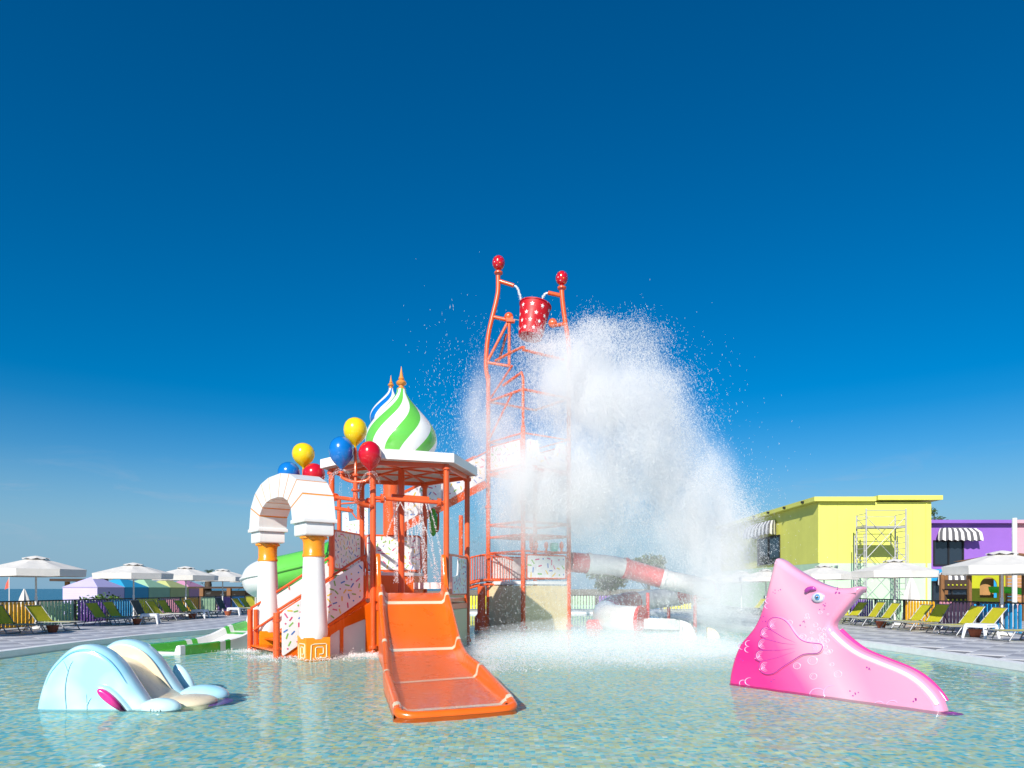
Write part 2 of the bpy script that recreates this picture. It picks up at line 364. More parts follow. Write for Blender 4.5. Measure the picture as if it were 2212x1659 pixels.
V = np.zeros((nT, 4, 3)); V[:, :, :2] = ctr[:, None, :] + cornr[None]; V[:, :, 2] = DEPTH + rng.uniform(-.0015, .0015, (nT, 1))
me = bpy.data.meshes.new('mosaic_tile'); me.vertices.add(nT * 4); me.vertices.foreach_set('co', V.ravel()); me.loops.add(nT * 4); me.loops.foreach_set('vertex_index', np.arange(nT * 4))
me.polygons.add(nT); me.polygons.foreach_set('loop_start', np.arange(nT) * 4); me.update()
at = me.attributes.new('tint', 'FLOAT_COLOR', 'FACE'); idx = rng.choice(len(PALS), nT, p=PW)
blue_side = np.clip((-ctr[:, 0] - .5) / 5, 0, 1) * .6 + np.clip((ctr[:, 0] - 3.5) / 3, 0, 1) * .6       # more blue tiles towards both sides of the pool
sw = (rng.random(nT) < blue_side * .5) & (idx == 3); idx[sw] = 0
sw = (rng.random(nT) < .35 * (1 - blue_side)) & (idx == 0); idx[sw] = 3
colr = PALS[idx] * rng.uniform(.88, 1.1, (nT, 1)); at.data.foreach_set('color', np.concatenate([colr, np.ones((nT, 1))], 1).ravel().astype(np.float32))
m, t, b = mat_nodes('mosaic_tile_glaze'); a_ = N(t, 'ShaderNodeAttribute', attribute_name='tint'); t.links.new(a_.outputs['Color'], b.inputs['Base Color']); b.inputs['Roughness'].default_value = .35
me.materials.append(m); o = bpy.data.objects.new('mosaic_tile', me); COL.objects.link(o); o.parent = floor; tag(o, kind='stuff')
# water: a rippled surface that really refracts; the sun's light reaches the mosaic through it
m = bpy.data.materials.new('pool_water'); m.use_nodes = True; t = m.node_tree; t.nodes.clear()
out = N(t, 'ShaderNodeOutputMaterial'); rf = N(t, 'ShaderNodeBsdfRefraction', i={'Roughness': 0, 'IOR': 1.33}); rf.inputs['Color'].default_value = (.90, 1, .98, 1); gl = N(t, 'ShaderNodeBsdfGlossy', i={'Roughness': .03}); fr = N(t, 'ShaderNodeFresnel', i={'IOR': 1.065}); mx = N(t, 'ShaderNodeMixShader')
t.links.new(fr.outputs[0], mx.inputs[0]); t.links.new(rf.outputs[0], mx.inputs[1]); t.links.new(gl.outputs[0], mx.inputs[2]); t.links.new(mx.outputs[0], out.inputs['Surface'])
ys = [2.6]
while ys[-1] < 42.2: ys.append(ys[-1] + max(.03, .005 * ys[-1]))
xs = np.arange(-11.6, 9.75, .032); X, Y = np.meshgrid(xs, np.array(ys)); Z = np.zeros_like(X); gw = np.random.default_rng(4)
for i in range(54):
    lam = gw.uniform(.13, .55); th = gw.normal(math.pi / 2, .9); fall = np.clip((lam * 40 / Y), 0, 1) ** 2 * np.clip(1.5 - Y / 30, .45, 1)      # the finest ripples die out where the mesh gets coarse
    Z += .00085 * lam ** 1.05 * np.sin(2 * math.pi / lam * (X * math.cos(th) + Y * math.sin(th)) + gw.uniform(0, 6.28)) * gw.uniform(.4, 1.4) * fall
Z *= .75 + .5 * np.sin(X * .5 + 1) * np.sin(Y * .33); Z = np.clip(Z, -.03, .03)
nx_, ny_ = len(xs), len(ys); idx = np.arange(nx_ * ny_).reshape(ny_, nx_); Fq = np.stack([idx[:-1, :-1], idx[:-1, 1:], idx[1:, 1:], idx[1:, :-1]], -1).reshape(-1, 4)
me = bpy.data.meshes.new('pool_water'); me.vertices.add(nx_ * ny_); me.vertices.foreach_set('co', np.stack([X, Y, Z], -1).ravel()); me.loops.add(Fq.size); me.loops.foreach_set('vertex_index', Fq.ravel()); me.polygons.add(len(Fq)); me.polygons.foreach_set('loop_start', np.arange(len(Fq)) * 4); me.update()
me.polygons.foreach_set('use_smooth', np.ones(len(Fq), bool)); me.materials.append(m); o = bpy.data.objects.new('pool_water', me); COL.objects.link(o); tag(o, kind='structure'); o.cycles.is_caustics_caster = True
floor.cycles.is_caustics_receiver = True; bpy.data.objects['mosaic_tile'].cycles.is_caustics_receiver = True
# ------------------------------------------------------------------ water play structure
def v3(p, z): return Vector((p[0], p[1], z))
# hexagonal platform tower
HC = (-2.9, 18.2); HR = 1.77
def hexv(ang, r=HR, c=HC): return (c[0] + r * math.cos(R(ang)), c[1] + r * math.sin(R(ang)))
ANG = {'F1': -103, 'F2': -43, 'RR': 17, 'B2': 77, 'B1': 137, 'LL': 197}
HV = {k: hexv(a) for k, a in ANG.items()}; ORD = ['F1', 'F2', 'RR', 'B2', 'B1', 'LL']; PZ = 1.26
tw = thing('canopy_tower', 'orange hexagonal tower with white roof and green striped onion dome above the wide slide', 'play tower', (HC[0], HC[1], -.27))
for k in ORD:
    mb = MB(); p = HV[k]; mb.tube([v3(p, -.27), v3(p, 4.55)], .072, 14); flange(mb, v3(p, .12), Z3, .11); flange(mb, v3(p, 4.45), Z3, .11); obj('post', mb, STEEL, tw, 40)
mb = MB(); mb.tube([v3(HC, PZ), v3(HC, 4.62)], .085, 14); obj('central_post', mb, STEEL, tw, 40)
mb = MB(); mb.prism([v3(hexv(a, HR - .02), PZ - .09) for a in ANG.values()], (0, 0, .09)); obj('platform_floor', mb, ORANGE, tw)
mb = MB()
for i in range(6):
    a, b = HV[ORD[i]], HV[ORD[(i + 1) % 6]]; mb.beam(v3(a, PZ - .2), v3(b, PZ - .2), .06, .14)
obj('floor_beam', mb, STEEL, tw)
# higher rear deck behind the platform
mb = MB(); mid = [HV['RR'], HV['B2'], HV['B1'], HV['LL']]
mb.prism([v3(p, 1.50) for p in (((HV['RR'][0] * .5 + HC[0] * .5), (HV['RR'][1] * .45 + HC[1] * .55)), HV['RR'], HV['B2'], ((HV['B2'][0] + HC[0]) / 2, (HV['B2'][1] + HC[1]) / 2))], (0, 0, .17)); obj('step', mb, WHITE, tw)
mb = MB(); mb.prism([v3(p, 1.86) for p in (((HV['LL'][0] + HC[0]) / 2, (HV['LL'][1] + HC[1]) / 2 + .25), ((HV['B2'][0] + HC[0]) / 2, (HV['B2'][1] + HC[1]) / 2), HV['B2'], HV['B1'], HV['LL'])], (0, 0, .085)); obj('step', mb, WHITE, tw)
mb = MB(); mb.prism([v3(p, PZ) for p in (((HV['LL'][0] + HC[0]) / 2 + .05, (HV['LL'][1] + HC[1]) / 2 + .3), ((HV['B2'][0] + HC[0]) / 2, (HV['B2'][1] + HC[1]) / 2 + .05), (HV['B2'][0], HV['B2'][1] - .05), (HV['B1'][0] + .05, HV['B1'][1] - .05))], (0, 0, .6)); obj('riser', mb, ORANGE, tw)
# rear sprinkle panels between the posts
def edge_frame(a, b):
    a, b = Vector((a[0], a[1], 0)), Vector((b[0], b[1], 0)); u = (b - a).normalized(); n_ = u.cross(Z3)
    if n_.y > 0: n_ = -n_
    uu = u if u.cross(Z3).dot(n_) > 0 else u
    return a, u, n_, (b - a).length
for (ka, kb, sd_) in (('LL', 'B1', 3), ('B1', 'B2', 5)):
    a, u, n_, l = edge_frame(HV[ka], HV[kb]); pl = rrect(.11, 2.02, l - .11, 3.0, .1)
    panel(tw, pl, a, u, Z3, n_, WPANEL, .03, spr=sd_, rim=STEEL, rim_r=.03)
# roof
RZ = 4.77; RV = [hexv(a, 2.05) for a in ANG.values()]
mb = MB(); top = v3(HC, 5.12); n6 = 6
vs = [v3(p, RZ) for p in RV] + [v3(hexv(a, 2.0), RZ - .05) for a in ANG.values()] + [v3(hexv(a, .75), 5.02) for a in ANG.values()] + [v3(hexv(a, .72), 4.97) for a in ANG.values()]
fs = []
for i in range(6):
    j = (i + 1) % 6; fs += [(i, j, 12 + j, 12 + i), (6 + j, 6 + i, 18 + i, 18 + j)]
fs += [tuple(12 + i for i in range(6)), tuple(18 + i for i in reversed(range(6)))]
mb.add(vs, fs); roof = obj('roof', mb, WPANEL, tw)
for i in range(6):
    mb = MB(); a, b = v3(RV[i], 4.56), v3(RV[(i + 1) % 6], 4.56); c_ = v3(HC, 0); ia = a + (c_ - a).xy.normalized().to_3d() * .05; ib = b + (c_ - b).xy.normalized().to_3d() * .05
    mb.add([a, b, b + Z3 * .22, a + Z3 * .22, ia, ib, ib + Z3 * .22, ia + Z3 * .22], [(0, 1, 2, 3), (5, 4, 7, 6), (3, 2, 6, 7), (1, 0, 4, 5), (0, 3, 7, 4), (2, 1, 5, 6)]); obj('fascia', mb, WPANEL, roof)
# roof trusses (underside): hexagon beams, spokes and cross bracing, each a bar
def bar(p, q, w_=.035, h_=.045, name='roof_beam', m_=STEEL, par=None): obj(name, MB().beam(p, q, w_, h_), m_, par or tw)
zb = 4.5; zc = 4.62
for i in range(6):
    a, b = HV[ORD[i]], HV[ORD[(i + 1) % 6]]; bar(v3(a, zb), v3(b, zb), .06, .11)
    h1, h2 = hexv(list(ANG.values())[i], 1.0), hexv(list(ANG.values())[(i + 1) % 6], 1.0)
    bar(v3(h1, zc), v3(h2, zc)); bar(v3(HC, zc + .03), v3(a, zb + .03), .04, .05)
    mab = ((a[0] + b[0]) / 2, (a[1] + b[1]) / 2); bar(v3(mab, zb + .02), v3(h1, zc), .035, .05); bar(v3(mab, zb + .02), v3(h2, zc), .035, .05)
# onion dome
def onion(c, r, z0, hgt, name, m1, parent, twist=1.5, n=12):
    prof = [(.80, 0), (.90, .06), (.975, .14), (1.0, .22), (.985, .30), (.93, .39), (.83, .48), (.70, .57), (.55, .66), (.41, .745), (.29, .82), (.20, .885), (.145, .94), (.12, 1.0)]
    prof = [(p.x, p.y) for p in catmull([(a, b, 0) for a, b in prof], 3)]
    mb = MB(); seg = n * 6; k = len(prof); vs = []
    for (pr, pz) in prof:
        for j in range(seg):
            a = 2 * math.pi * j / seg + twist * pz - .445; vs.append((c[0] + pr * r * math.cos(a), c[1] + pr * r * math.sin(a), z0 + pz * hgt))
    o = len(mb.v); mb.v += vs
    for i in range(k - 1):
        for j in range(seg): mb.f.append((i * seg + j, i * seg + (j + 1) % seg, (i + 1) * seg + (j + 1) % seg, (i + 1) * seg + j)); mb.m.append((j // 6) % 2)
    d = obj(name, mb, [WHITE, m1], parent, 60)
    f = MB(); f.lathe([(.12 * r, 0), (.125 * r, .05), (.07 * r, .1), (.07 * r, .16), (.13 * r, .2), (.15 * r, .26), (.11 * r, .33), (.06 * r, .36), (.085 * r, .40), (.05 * r, .5), (.004, .86)], 16, (c[0], c[1], z0 + hgt - .03))
    f.v = [(a, b, z0 + hgt + (zz - z0 - hgt) * (.72 * r / .92)) for a, b, zz in f.v]
    obj('finial', f, GOLD, d, 50); return d
onion(HC, .93, 4.98, 1.75, 'dome', LGREEN, tw, twist=1.55)
# water pipes on the tower front with flanges
mb = MB(); a, b = v3(HV['LL'], 3.85), v3(HV['F1'], 3.55); d = (b - a).normalized()
mb.tube([a + d * .07, b - d * .07], .05, 10); flange(mb, a + d * .16, d, .1); mb.tube([a + d * .07 + Z3 * -.28, a + d * .9 + Z3 * -.28], .05, 10); flange(mb, b - d * .16, d, .1); obj('water_pipe', mb, STEEL, tw, 40)
mb = MB(); a, b = v3(HV['F1'], 3.66), v3(HV['F2'], 3.60); d = (b - a).normalized(); mb.tube([a, b], .05, 10); flange(mb, a + d * .22, d, .11); flange(mb, b - d * .18, d, .1); obj('water_pipe', mb, STEEL, tw, 40)
mb = MB(); n_ = Vector((.29, -.957, 0)); a2, b2 = a + d * .5 - n_ * .5 + Z3 * .12, a + d * 1.42 - n_ * .5 + Z3 * .12
mb.tube([a2, b2], .075, 12); mb.tube([a + d * .95, a + d * .95 - n_ * .5 + Z3 * .12], .04, 8); obj('spray_bar', mb, STEEL, tw, 40)
SPRAY_A, SPRAY_B = a2, b2
# wings each side of the slide entry
for k, s in (('F1', 1), ('F2', -1)):
    u = Vector((.956, .292, 0)); nf = Vector((.29, -.957, 0)); p = v3(HV[k], 0) + nf * .08 + u * s * .1
    prof = [(-.02, 1.2), (.55, 1.2), (.5, 1.45), (.30, 1.8), (.20, 2.15), (.16, 2.3), (.06, 2.34), (-.02, 2.3)]
    vs, fs = solid2d(rpoly(prof, .05), .03, .02, 2); mb = MB().add(place(vs, p, nf, Z3, u), fs); obj('slide_wing', mb, ORANGE, tw, 40)
# skirt panels below the platform on the two front sides
a, u, n_, l = edge_frame(HV['F1'], HV['F2']); panel(tw, [(-.1, -.27), (l + .05, -.27), (l + .05, PZ - .1), (-.1, PZ - .1)], a - n_ * .02, u, Z3, n_, ORANGE, .05, name='skirt')
for ka, kb in (('F2', 'RR'), ('RR', 'B2')):
    a, u, n_, l = edge_frame(HV[ka], HV[kb]); panel(tw, [(.08, -.27), (l - .08, -.27), (l - .08, PZ - .28), (.08, PZ - .28)], a, u, Z3, n_ if ka == 'RR' else u.cross(Z3), BEIGE, .04, name='skirt')
# guard of upright bars and a grey-white panel on the right side
a, u, n_, l = edge_frame(HV['F2'], HV['RR']); n_ = u.cross(Z3)
panel(tw, rpoly([(.5, 1.34), (l - .1, 1.34), (l - .1, 2.3), (.95, 2.3), (.88, 1.85), (.5, 1.8)], .06), a, u, Z3, n_, WPANEL, .03, spr=11)
mb = MB(); mb.tube([a + Z3 * 2.35, a + u * l + Z3 * 2.35], .03, 8); mb.tube([a + Z3 * 1.36, a + u * l + Z3 * 1.36], .025, 8); obj('guard_rail', mb, STEEL, tw, 40)
for i in range(4): obj('guard_bar', MB().tube([a + u * (.12 + i * .1) + Z3 * 1.36, a + u * (.12 + i * .1) + Z3 * 2.35], .012, 6), STEEL, tw, 40)
# ------------------------------------------------------------------ wide orange slide
Lp = [(-3.0, 16.35, 1.40), (-2.96, 15.95, 1.39), (-2.82, 15.3, 1.22), (-2.67, 14.6, .82), (-2.50, 13.9, .47), (-2.33, 13.1, .24), (-2.12, 12.0, .12), (-1.84, 10.55, .075), (-1.57, 9.4, .05), (-1.33, 8.40, .03), (-1.285, 8.2, .02)]
Rp = [(-1.70, 16.85, 1.40), (-1.67, 16.5, 1.39), (-1.55, 15.9, 1.22), (-1.38, 15.2, .82), (-1.22, 14.45, .47), (-1.08, 13.65, .24), (-.88, 12.6, .12), (-.58, 11.3, .075), (-.32, 10.0, .05), (-.10, 8.95, .03), (-.06, 8.75, .02)]
LS, RS = catmull(Lp, 16), catmull(Rp, 16); K = len(LS)
def railh(i): t_ = i / (K - 1); return .21 if t_ < .72 else .21 - .12 * min(1, (t_ - .72) / .22)
sl = thing('wide_slide', 'wide orange water slide with cream stripes running down into the shallow pool', 'slide', (-1.2, 8.5, -.27))
def slide_section(i, grow=0):
    a, b = LS[i], RS[i]; e = (b - a); e.z = 0; e.normalize(); h = railh(i) + grow; g = grow
    o1, o2, o3, o4, o5 = .115 + g, .10 + g, .065, .03 - g, .014 - g
    p = [a - e * o1 + Z3 * -.33, a - e * o1 + Z3 * (h - .04), a - e * o2 + Z3 * (h - .01), a - e * o3 + Z3 * h, a - e * o4 + Z3 * (h - .012), a - e * o5 + Z3 * (h - .05), a + e * (.012 + g * .7) + Z3 * (.045 + g), a + e * .07 + Z3 * g]
    q = [b - e * .07 + Z3 * g, b - e * (.012 + g * .7) + Z3 * (.045 + g), b + e * o5 + Z3 * (h - .05), b + e * o4 + Z3 * (h - .012), b + e * o3 + Z3 * h, b + e * o2 + Z3 * (h - .01), b + e * o1 + Z3 * (h - .04), b + e * o1 + Z3 * -.33]
    m_ = [a.lerp(b, t_) + Z3 * (g + .0) for t_ in (.25, .5, .75)]
    r_ = p + m_ + q
    for x in (r_[0], r_[-1]): x.z = min(x.z, -.27) if i > 24 else x.z
    return r_
mb = MB(); secs = [slide_section(i) for i in range(K)]; ns = len(secs[0])
vs = [p for s_ in secs for p in s_]; fs = [(i * ns + j, i * ns + j + 1, (i + 1) * ns + j + 1, (i + 1) * ns + j) for i in range(K - 1) for j in range(ns - 1)]
fs.append(tuple(range(ns))[::-1]); mb.add(vs, fs); body = obj('chute', mb, WET, sl, 50)
# rounded front rim, partly under water
a, b = LS[-1], RS[-1]; e = (b - a).normalized(); dn = Vector((e.y, -e.x, 0))
ia = K - 14
rim = [LS[i] - e * .065 + Z3 * (railh(i) - .055) for i in range(ia, K)] + [a - e * .05 + dn * .07 + Z3 * .015, a + e * .02 + dn * .13 + Z3 * .0, a + e * .15 + dn * .165 - Z3 * .005, a.lerp(b, .5) + dn * .18 - Z3 * .008, b - e * .15 + dn * .165 - Z3 * .005, b - e * .02 + dn * .13 + Z3 * .0, b + e * .05 + dn * .07 + Z3 * .015] + [RS[i] + e * .065 + Z3 * (railh(i) - .055) for i in reversed(range(ia, K))]
rim = catmull(rim, 3); obj('front_rim', MB().tube(rim, .057, 12), WET, sl, 60)
cf = a.lerp(b, .5); mb = MB(); vs = [Vector((cf.x, cf.y, -.004))] + [Vector((p.x, p.y, -.006)) for p in rim]; k = len(rim)
mb.add(vs, [(0, i, i + 1) for i in range(1, k)]); vs = []
for p in rim: vs += [Vector((p.x, p.y, p.z - .04)), Vector((p.x, p.y, -.27)) + (Vector((p.x, p.y, 0)) - Vector((cf.x, cf.y, 0))).normalized() * .06]
mb.add(vs, [(i * 2, i * 2 + 1, i * 2 + 3, i * 2 + 2) for i in range(k - 1)]); obj('lip_floor', mb, WET, sl, 60)
def near_i(y): return min(range(K), key=lambda i: abs(LS[i].y - y))
for y_, w_ in ((15.3, .13), (13.5, .15), (10.55, .14), (8.42, .13)):
    i0 = near_i(y_); i1 = i0
    while i1 < K - 1 and (LS[i1] - LS[i0]).length < w_: i1 += 1
    S_ = [slide_section(i, .004) for i in range(i0, i1 + 1)]; mb = MB(); n2 = ns - 2; vs = [p for q in S_ for p in q[1:-1]]
    mb.add(vs, [(i * n2 + k, i * n2 + k + 1, (i + 1) * n2 + k + 1, (i + 1) * n2 + k) for i in range(len(S_) - 1) for k in range(n2 - 1)]); obj('stripe', mb, CREAM, sl, 50)
# film of running water on the run-out
m = bpy.data.materials.new('water_film'); m.use_nodes = True; t = m.node_tree; t.nodes.clear(); out = N(t, 'ShaderNodeOutputMaterial'); tr = N(t, 'ShaderNodeBsdfTransparent'); gl = N(t, 'ShaderNodeBsdfGlossy', i={'Roughness': .08}); fr = N(t, 'ShaderNodeFresnel', i={'IOR': 1.07}); mx = N(t, 'ShaderNodeMixShader'); c = N(t, 'ShaderNodeTexCoord'); mpn = N(t, 'ShaderNodeMapping', i={'Scale': (3.5, 11, 3)}); nz_ = N(t, 'ShaderNodeTexNoise', i={'Scale': 1.6, 'Detail': 4, 'Distortion': .8}); bu = N(t, 'ShaderNodeBump', i={'Strength': .8, 'Distance': .03})
t.links.new(c.outputs['Object'], mpn.inputs[0]); t.links.new(mpn.outputs[0], nz_.inputs['Vector']); t.links.new(nz_.outputs['Fac'], bu.inputs['Height'])
for q in (gl, fr): t.links.new(bu.outputs[0], q.inputs['Normal'])
mf = N(t, 'ShaderNodeMath', operation='MULTIPLY'); mf.inputs[1].default_value = .4; t.links.new(fr.outputs[0], mf.inputs[0]); t.links.new(mf.outputs[0], mx.inputs[0]); t.links.new(tr.outputs[0], mx.inputs[1]); t.links.new(gl.outputs[0], mx.inputs[2]); t.links.new(mx.outputs[0], out.inputs['Surface'])
mb = MB(); vs = []; i0 = near_i(13.0)
for i in range(i0, K):
    a, b = LS[i], RS[i]; e = (b - a); e.z = 0; e.normalize(); vs += [a + e * .05 + Z3 * .012, a.lerp(b, .35) + Z3 * .010, a.lerp(b, .65) + Z3 * .010, b - e * .05 + Z3 * .012]
mb.add(vs, [(i * 4 + j, i * 4 + j + 1, (i + 1) * 4 + j + 1, (i + 1) * 4 + j) for i in range(K - i0 - 1) for j in range(3)]); obj('water_film', mb, m, sl, 60)
# ------------------------------------------------------------------ stair with rails
NB, FB = Vector((-5.09, 15.13, 0)), Vector((-6.32, 16.87, 0)); NTp, FT = Vector((-3.43, 16.42, 0)), Vector((-4.62, 17.78, 0))
st = thing('stair', 'orange stair with sprinkle printed side panels rising from the pool to the tower', 'stair', (-4.9, 16.5, -.27))
def slope_frame(A, B): d = (B - A); l = d.length; return A, d.normalized(), l
A, u, l = slope_frame(NB, NTp); un = Vector((u.y, -u.x, 0)); un = un if un.y < 0 else -un
def zl(s, z0, z1): return z0 + (z1 - z0) * s / l
gap = l * .47
near_lo = rpoly([(.06, .02), (gap - .02, zl(gap, .02, 1.24)), (gap - .02, zl(gap, 1.0, 2.2)), (.06, 1.0)], .07)
near_hi = rpoly([(gap + .05, zl(gap, .1, 1.28)), (l - .12, 1.26), (l - .12, 2.18), (gap + .05, zl(gap, 1.02, 2.24))], .09)
panel(st, near_lo, A + un * .05, u, Z3, un, WPANEL, .025, spr=21); panel(st, near_hi, A + un * .05, u, Z3, un, WPANEL, .025, spr=22)
def handrail(A, u, l, side, nm='handrail'):
    mb = MB(); pts = [A + Z3 * .05, A + Z3 * 1.0, A + u * .05 + Z3 * 1.07, A + u * (l * .5) + Z3 * zl(l * .5, 1.08, 2.28), A + u * (l - .12) + Z3 * 2.26, A + u * (l - .04) + Z3 * 2.18, A + u * l + Z3 * 2.0, A + u * l + Z3 * 1.3]
    mb.tube(catmull(pts, 4), .03, 8); mb.tube([A + Z3 * .06, A + u * l + Z3 * 1.3], .028, 8)
    for s in (.18, .45, .72, .95): p = A + u * (l * s); mb.tube([p + Z3 * (zl(l * s, 1.05, 2.25) + .0), p + Z3 * (zl(l * s, .95, 2.15)) + side * .03], .014, 6)
    obj(nm, mb, STEEL, st, 50)
handrail(A, u, l, un)
mb = MB(); mb.tube([NB - u * .04 + Z3 * -.27, NB - u * .04 + Z3 * .98], .07, 12); flange(mb, NB - u * .04 + Z3 * .2, Z3, .085, .02); flange(mb, NB - u * .04 + Z3 * .8, Z3, .085, .02); obj('newel_post', mb, STEEL, st, 50)
p = A + u * gap; obj('baluster', MB().tube([p + Z3 * zl(gap, .02, 1.2), p + Z3 * zl(gap, 1.05, 2.25)], .025, 8), STEEL, st, 50)
for i in range(3): q = A + u * (l + .0) + u * (-.10 + .04 * i) + un * (.0); obj('baluster', MB().tube([q + Z3 * 1.3, q + Z3 * 2.15], .013, 6), STEEL, st, 50)
# far side: plain white
Af, uf, lf = slope_frame(FB, FT); l_s = l; l = lf; unf = Vector((uf.y, -uf.x, 0)); unf = unf if unf.y < 0 else -unf
panel(st, rpoly([(.06, .05), (lf - .06, 1.28), (lf - .06, 2.2), (.06, 1.0)], .08), Af, uf, Z3, unf, WPANEL, .025)
handrail(Af, uf, lf, unf)
mb = MB(); mb.tube([Af + uf * .02 + unf * .12 + Z3 * .5, Af + uf * (lf - .1) + unf * .12 + Z3 * 1.72], .028, 8); obj('handrail', mb, STEEL, st, 50)
mb = MB()
for s in (-.05, .09): q = FB + uf * s + unf * .02; mb.tube([q + Z3 * -.27, q + Z3 * 1.0], .055, 10)
obj('newel_post', mb, STEEL, st, 50)
l = l_s
# treads and stringers
for i in range(7):
    t_ = (i + .5) / 7; a_, b_ = NB.lerp(NTp, t_), FB.lerp(FT, t_); z_ = .17 * (i + 1) - .02; w_ = (NTp - NB) / 7 * .55
    mb = MB(); mb.add([a_ - w_ + Z3 * (z_ - .04), b_ - w_ + Z3 * (z_ - .04), b_ + w_ + Z3 * (z_ - .04), a_ + w_ + Z3 * (z_ - .04), a_ - w_ + Z3 * z_, b_ - w_ + Z3 * z_, b_ + w_ + Z3 * z_, a_ + w_ + Z3 * z_],
        [(3, 2, 1, 0), (4, 5, 6, 7), (0, 1, 5, 4), (1, 2, 6, 5), (2, 3, 7, 6), (3, 0, 4, 7)]); obj('tread', mb, ORANGE, st)
for a_, b_, nn_ in ((NB, NTp, un), (FB, FT, unf)): obj('stringer', MB().beam(a_ + Z3 * -.1 + nn_ * .0, b_ + Z3 * 1.14, .05, .22), ORANGE, st)
# orange frame with white infill under the near side
zt = lambda s: zl(s, -.12, 1.1)
fr_ = [(gap + .1, -.27), (l + .1, -.27), (l + .1, 1.2), (gap + .1, zt(gap + .1) + .1)]
h1 = rpoly([(gap + .18, -.22), (gap + .42, -.22), (gap + .42, zt(gap + .42) - .12), (gap + .18, zt(gap + .18) - .12)], .05)
h2 = rpoly([(gap + .50, -.22), (l - .05, -.22), (l - .05, zt(l) - .3), (gap + .50, zt(gap + .5) - .14)], .06)
panel(st, fr_, A + un * .03, u, Z3, un, ORANGE, .05, name='frame', holes=(h1, h2)); panel(st, h1, A + un * .015, u, Z3, un, WPANEL, .02, name='infill'); panel(st, h2, A + un * .015, u, Z3, un, WPANEL, .02, name='infill')
# ------------------------------------------------------------------ gateway arch on two columns
CR, CL = Vector((-4.24, 14.85, 0)), Vector((-6.05, 17.2, 0)); ua = (CL - CR).normalized(); na = Vector((-ua.y, ua.x, 0)); na = na if na.y < 0 else -na; SP = (CL - CR).length
ar = thing('gateway_arch', 'white arch on two columns with amber necks and spiral pedestals before the stair', 'arch', ((CR.x + CL.x) / 2, (CR.y + CL.y) / 2, -.27))
ang = math.atan2(ua.y, ua.x)
for ci, C_ in enumerate((CR, CL)):
    mb = MB(); mb.lathe([(.27, .44), (.285, .50), (.295, .60), (.29, .68), (.275, .95), (.255, 1.35), (.235, 1.8), (.222, 2.12), (.222, 2.24)], 28, C_); colm = obj('column', mb, WHITE, ar, 40)
    mb = MB(); mb.lathe([(.235, 2.18), (.24, 2.20), (.238, 2.23), (.222, 2.25), (.222, 2.48), (.235, 2.53), (.252, 2.57), (.262, 2.60), (.255, 2.64)], 28, C_); neck = obj('neck', mb, AMBER, colm, 40)
    mb = MB(); 
    for k in range(8):
        a_ = 2 * math.pi * k / 8 + .3; mb.ball(C_ + Vector((math.cos(a_) * .19, math.sin(a_) * .19, 2.585)), (.105, .105, .042), 12, 8)
    obj('scallop', mb, AMBER, neck, 60)
    mb = MB(); vs, fs = solid2d([(-.26, -.26), (.26, -.26), (.26, .26), (-.26, .26)], .36, .015, 2, off=-.015); mb.add(place(vs, C_ + Z3 * .10, ua, -na, Z3), fs); ped = obj('pedestal', mb, AMBER, ar, 30)
    if ci == 0:
        key = [(-.19, -.33), (-.17, .24), (-.10, .27), (.17, .27), (.20, .24), (.20, -.18), (.17, -.21), (-.05, -.21), (-.07, -.18), (-.07, .13), (-.04, .16), (.10, .16), (.12, .13), (.12, -.05), (.09, -.08), (.02, -.08)]
        for (fn, fu) in ((na, ua), (-ua, -na)):
            fu2 = Vector((fn.y, -fn.x, 0)) * -1
            mb = MB(); mb.tube([C_ + fn * .262 + fu2 * (x * .9) + Z3 * (.17 + y * .62) for x, y in key], .014, 6); obj('spiral_motif', mb, CREAM, ped, 50)
    # capital
    mb = MB(); vs, fs = solid2d([(-.34, -.30), (.34, -.30), (.34, .30), (-.34, .30)], .10, .04, 3, off=-.04); mb.add(place(vs, C_ + Z3 * 2.76, ua, -na, Z3), fs); cap = obj('capital', mb, WHITE, ar, 35)
    mb = MB(); vs, fs = solid2d([(-.40, -.36), (.40, -.36), (.40, .36), (-.40, .36)], .03, .012, 2, off=-.012); mb.add(place(vs, C_ + Z3 * 2.935, ua, -na, Z3), fs); obj('abacus', mb, WHITE, cap, 35)
# voussoirs
mid_ = (CR + CL) / 2; zb_ = 2.975; ao, bo = SP / 2 + .37, 1.12; ai, bi = SP / 2 - .36, .60
angs = [0, 23, 45, 64, 81, 99, 116, 135, 157, 180]
def ap(a_, b_, th): return (a_ * math.cos(R(th)) * (1 if abs(math.cos(R(th))) < 2 else 1), b_ * math.sin(R(th)))
def sup(a_, b_, th, e_=.82):
    c_, s_ = math.cos(R(th)), math.sin(R(th)); return (a_ * math.copysign(abs(c_) ** e_, c_), b_ * abs(s_) ** e_)
T_ = .34
core = MB()
for i in range(len(angs) - 1):
    q = [sup(ao - .006, bo - .006, angs[i]), sup(ao - .006, bo - .006, angs[i + 1]), sup(ai + .006, bi + .006, angs[i + 1]), sup(ai + .006, bi + .006, angs[i])]
    core.prism([mid_ - ua * x + Z3 * (zb_ + y) + na * (T_ - .005) for x, y in q], -na * (2 * T_ - .01))
core_o = obj('arch_core', core, AMBER, ar)
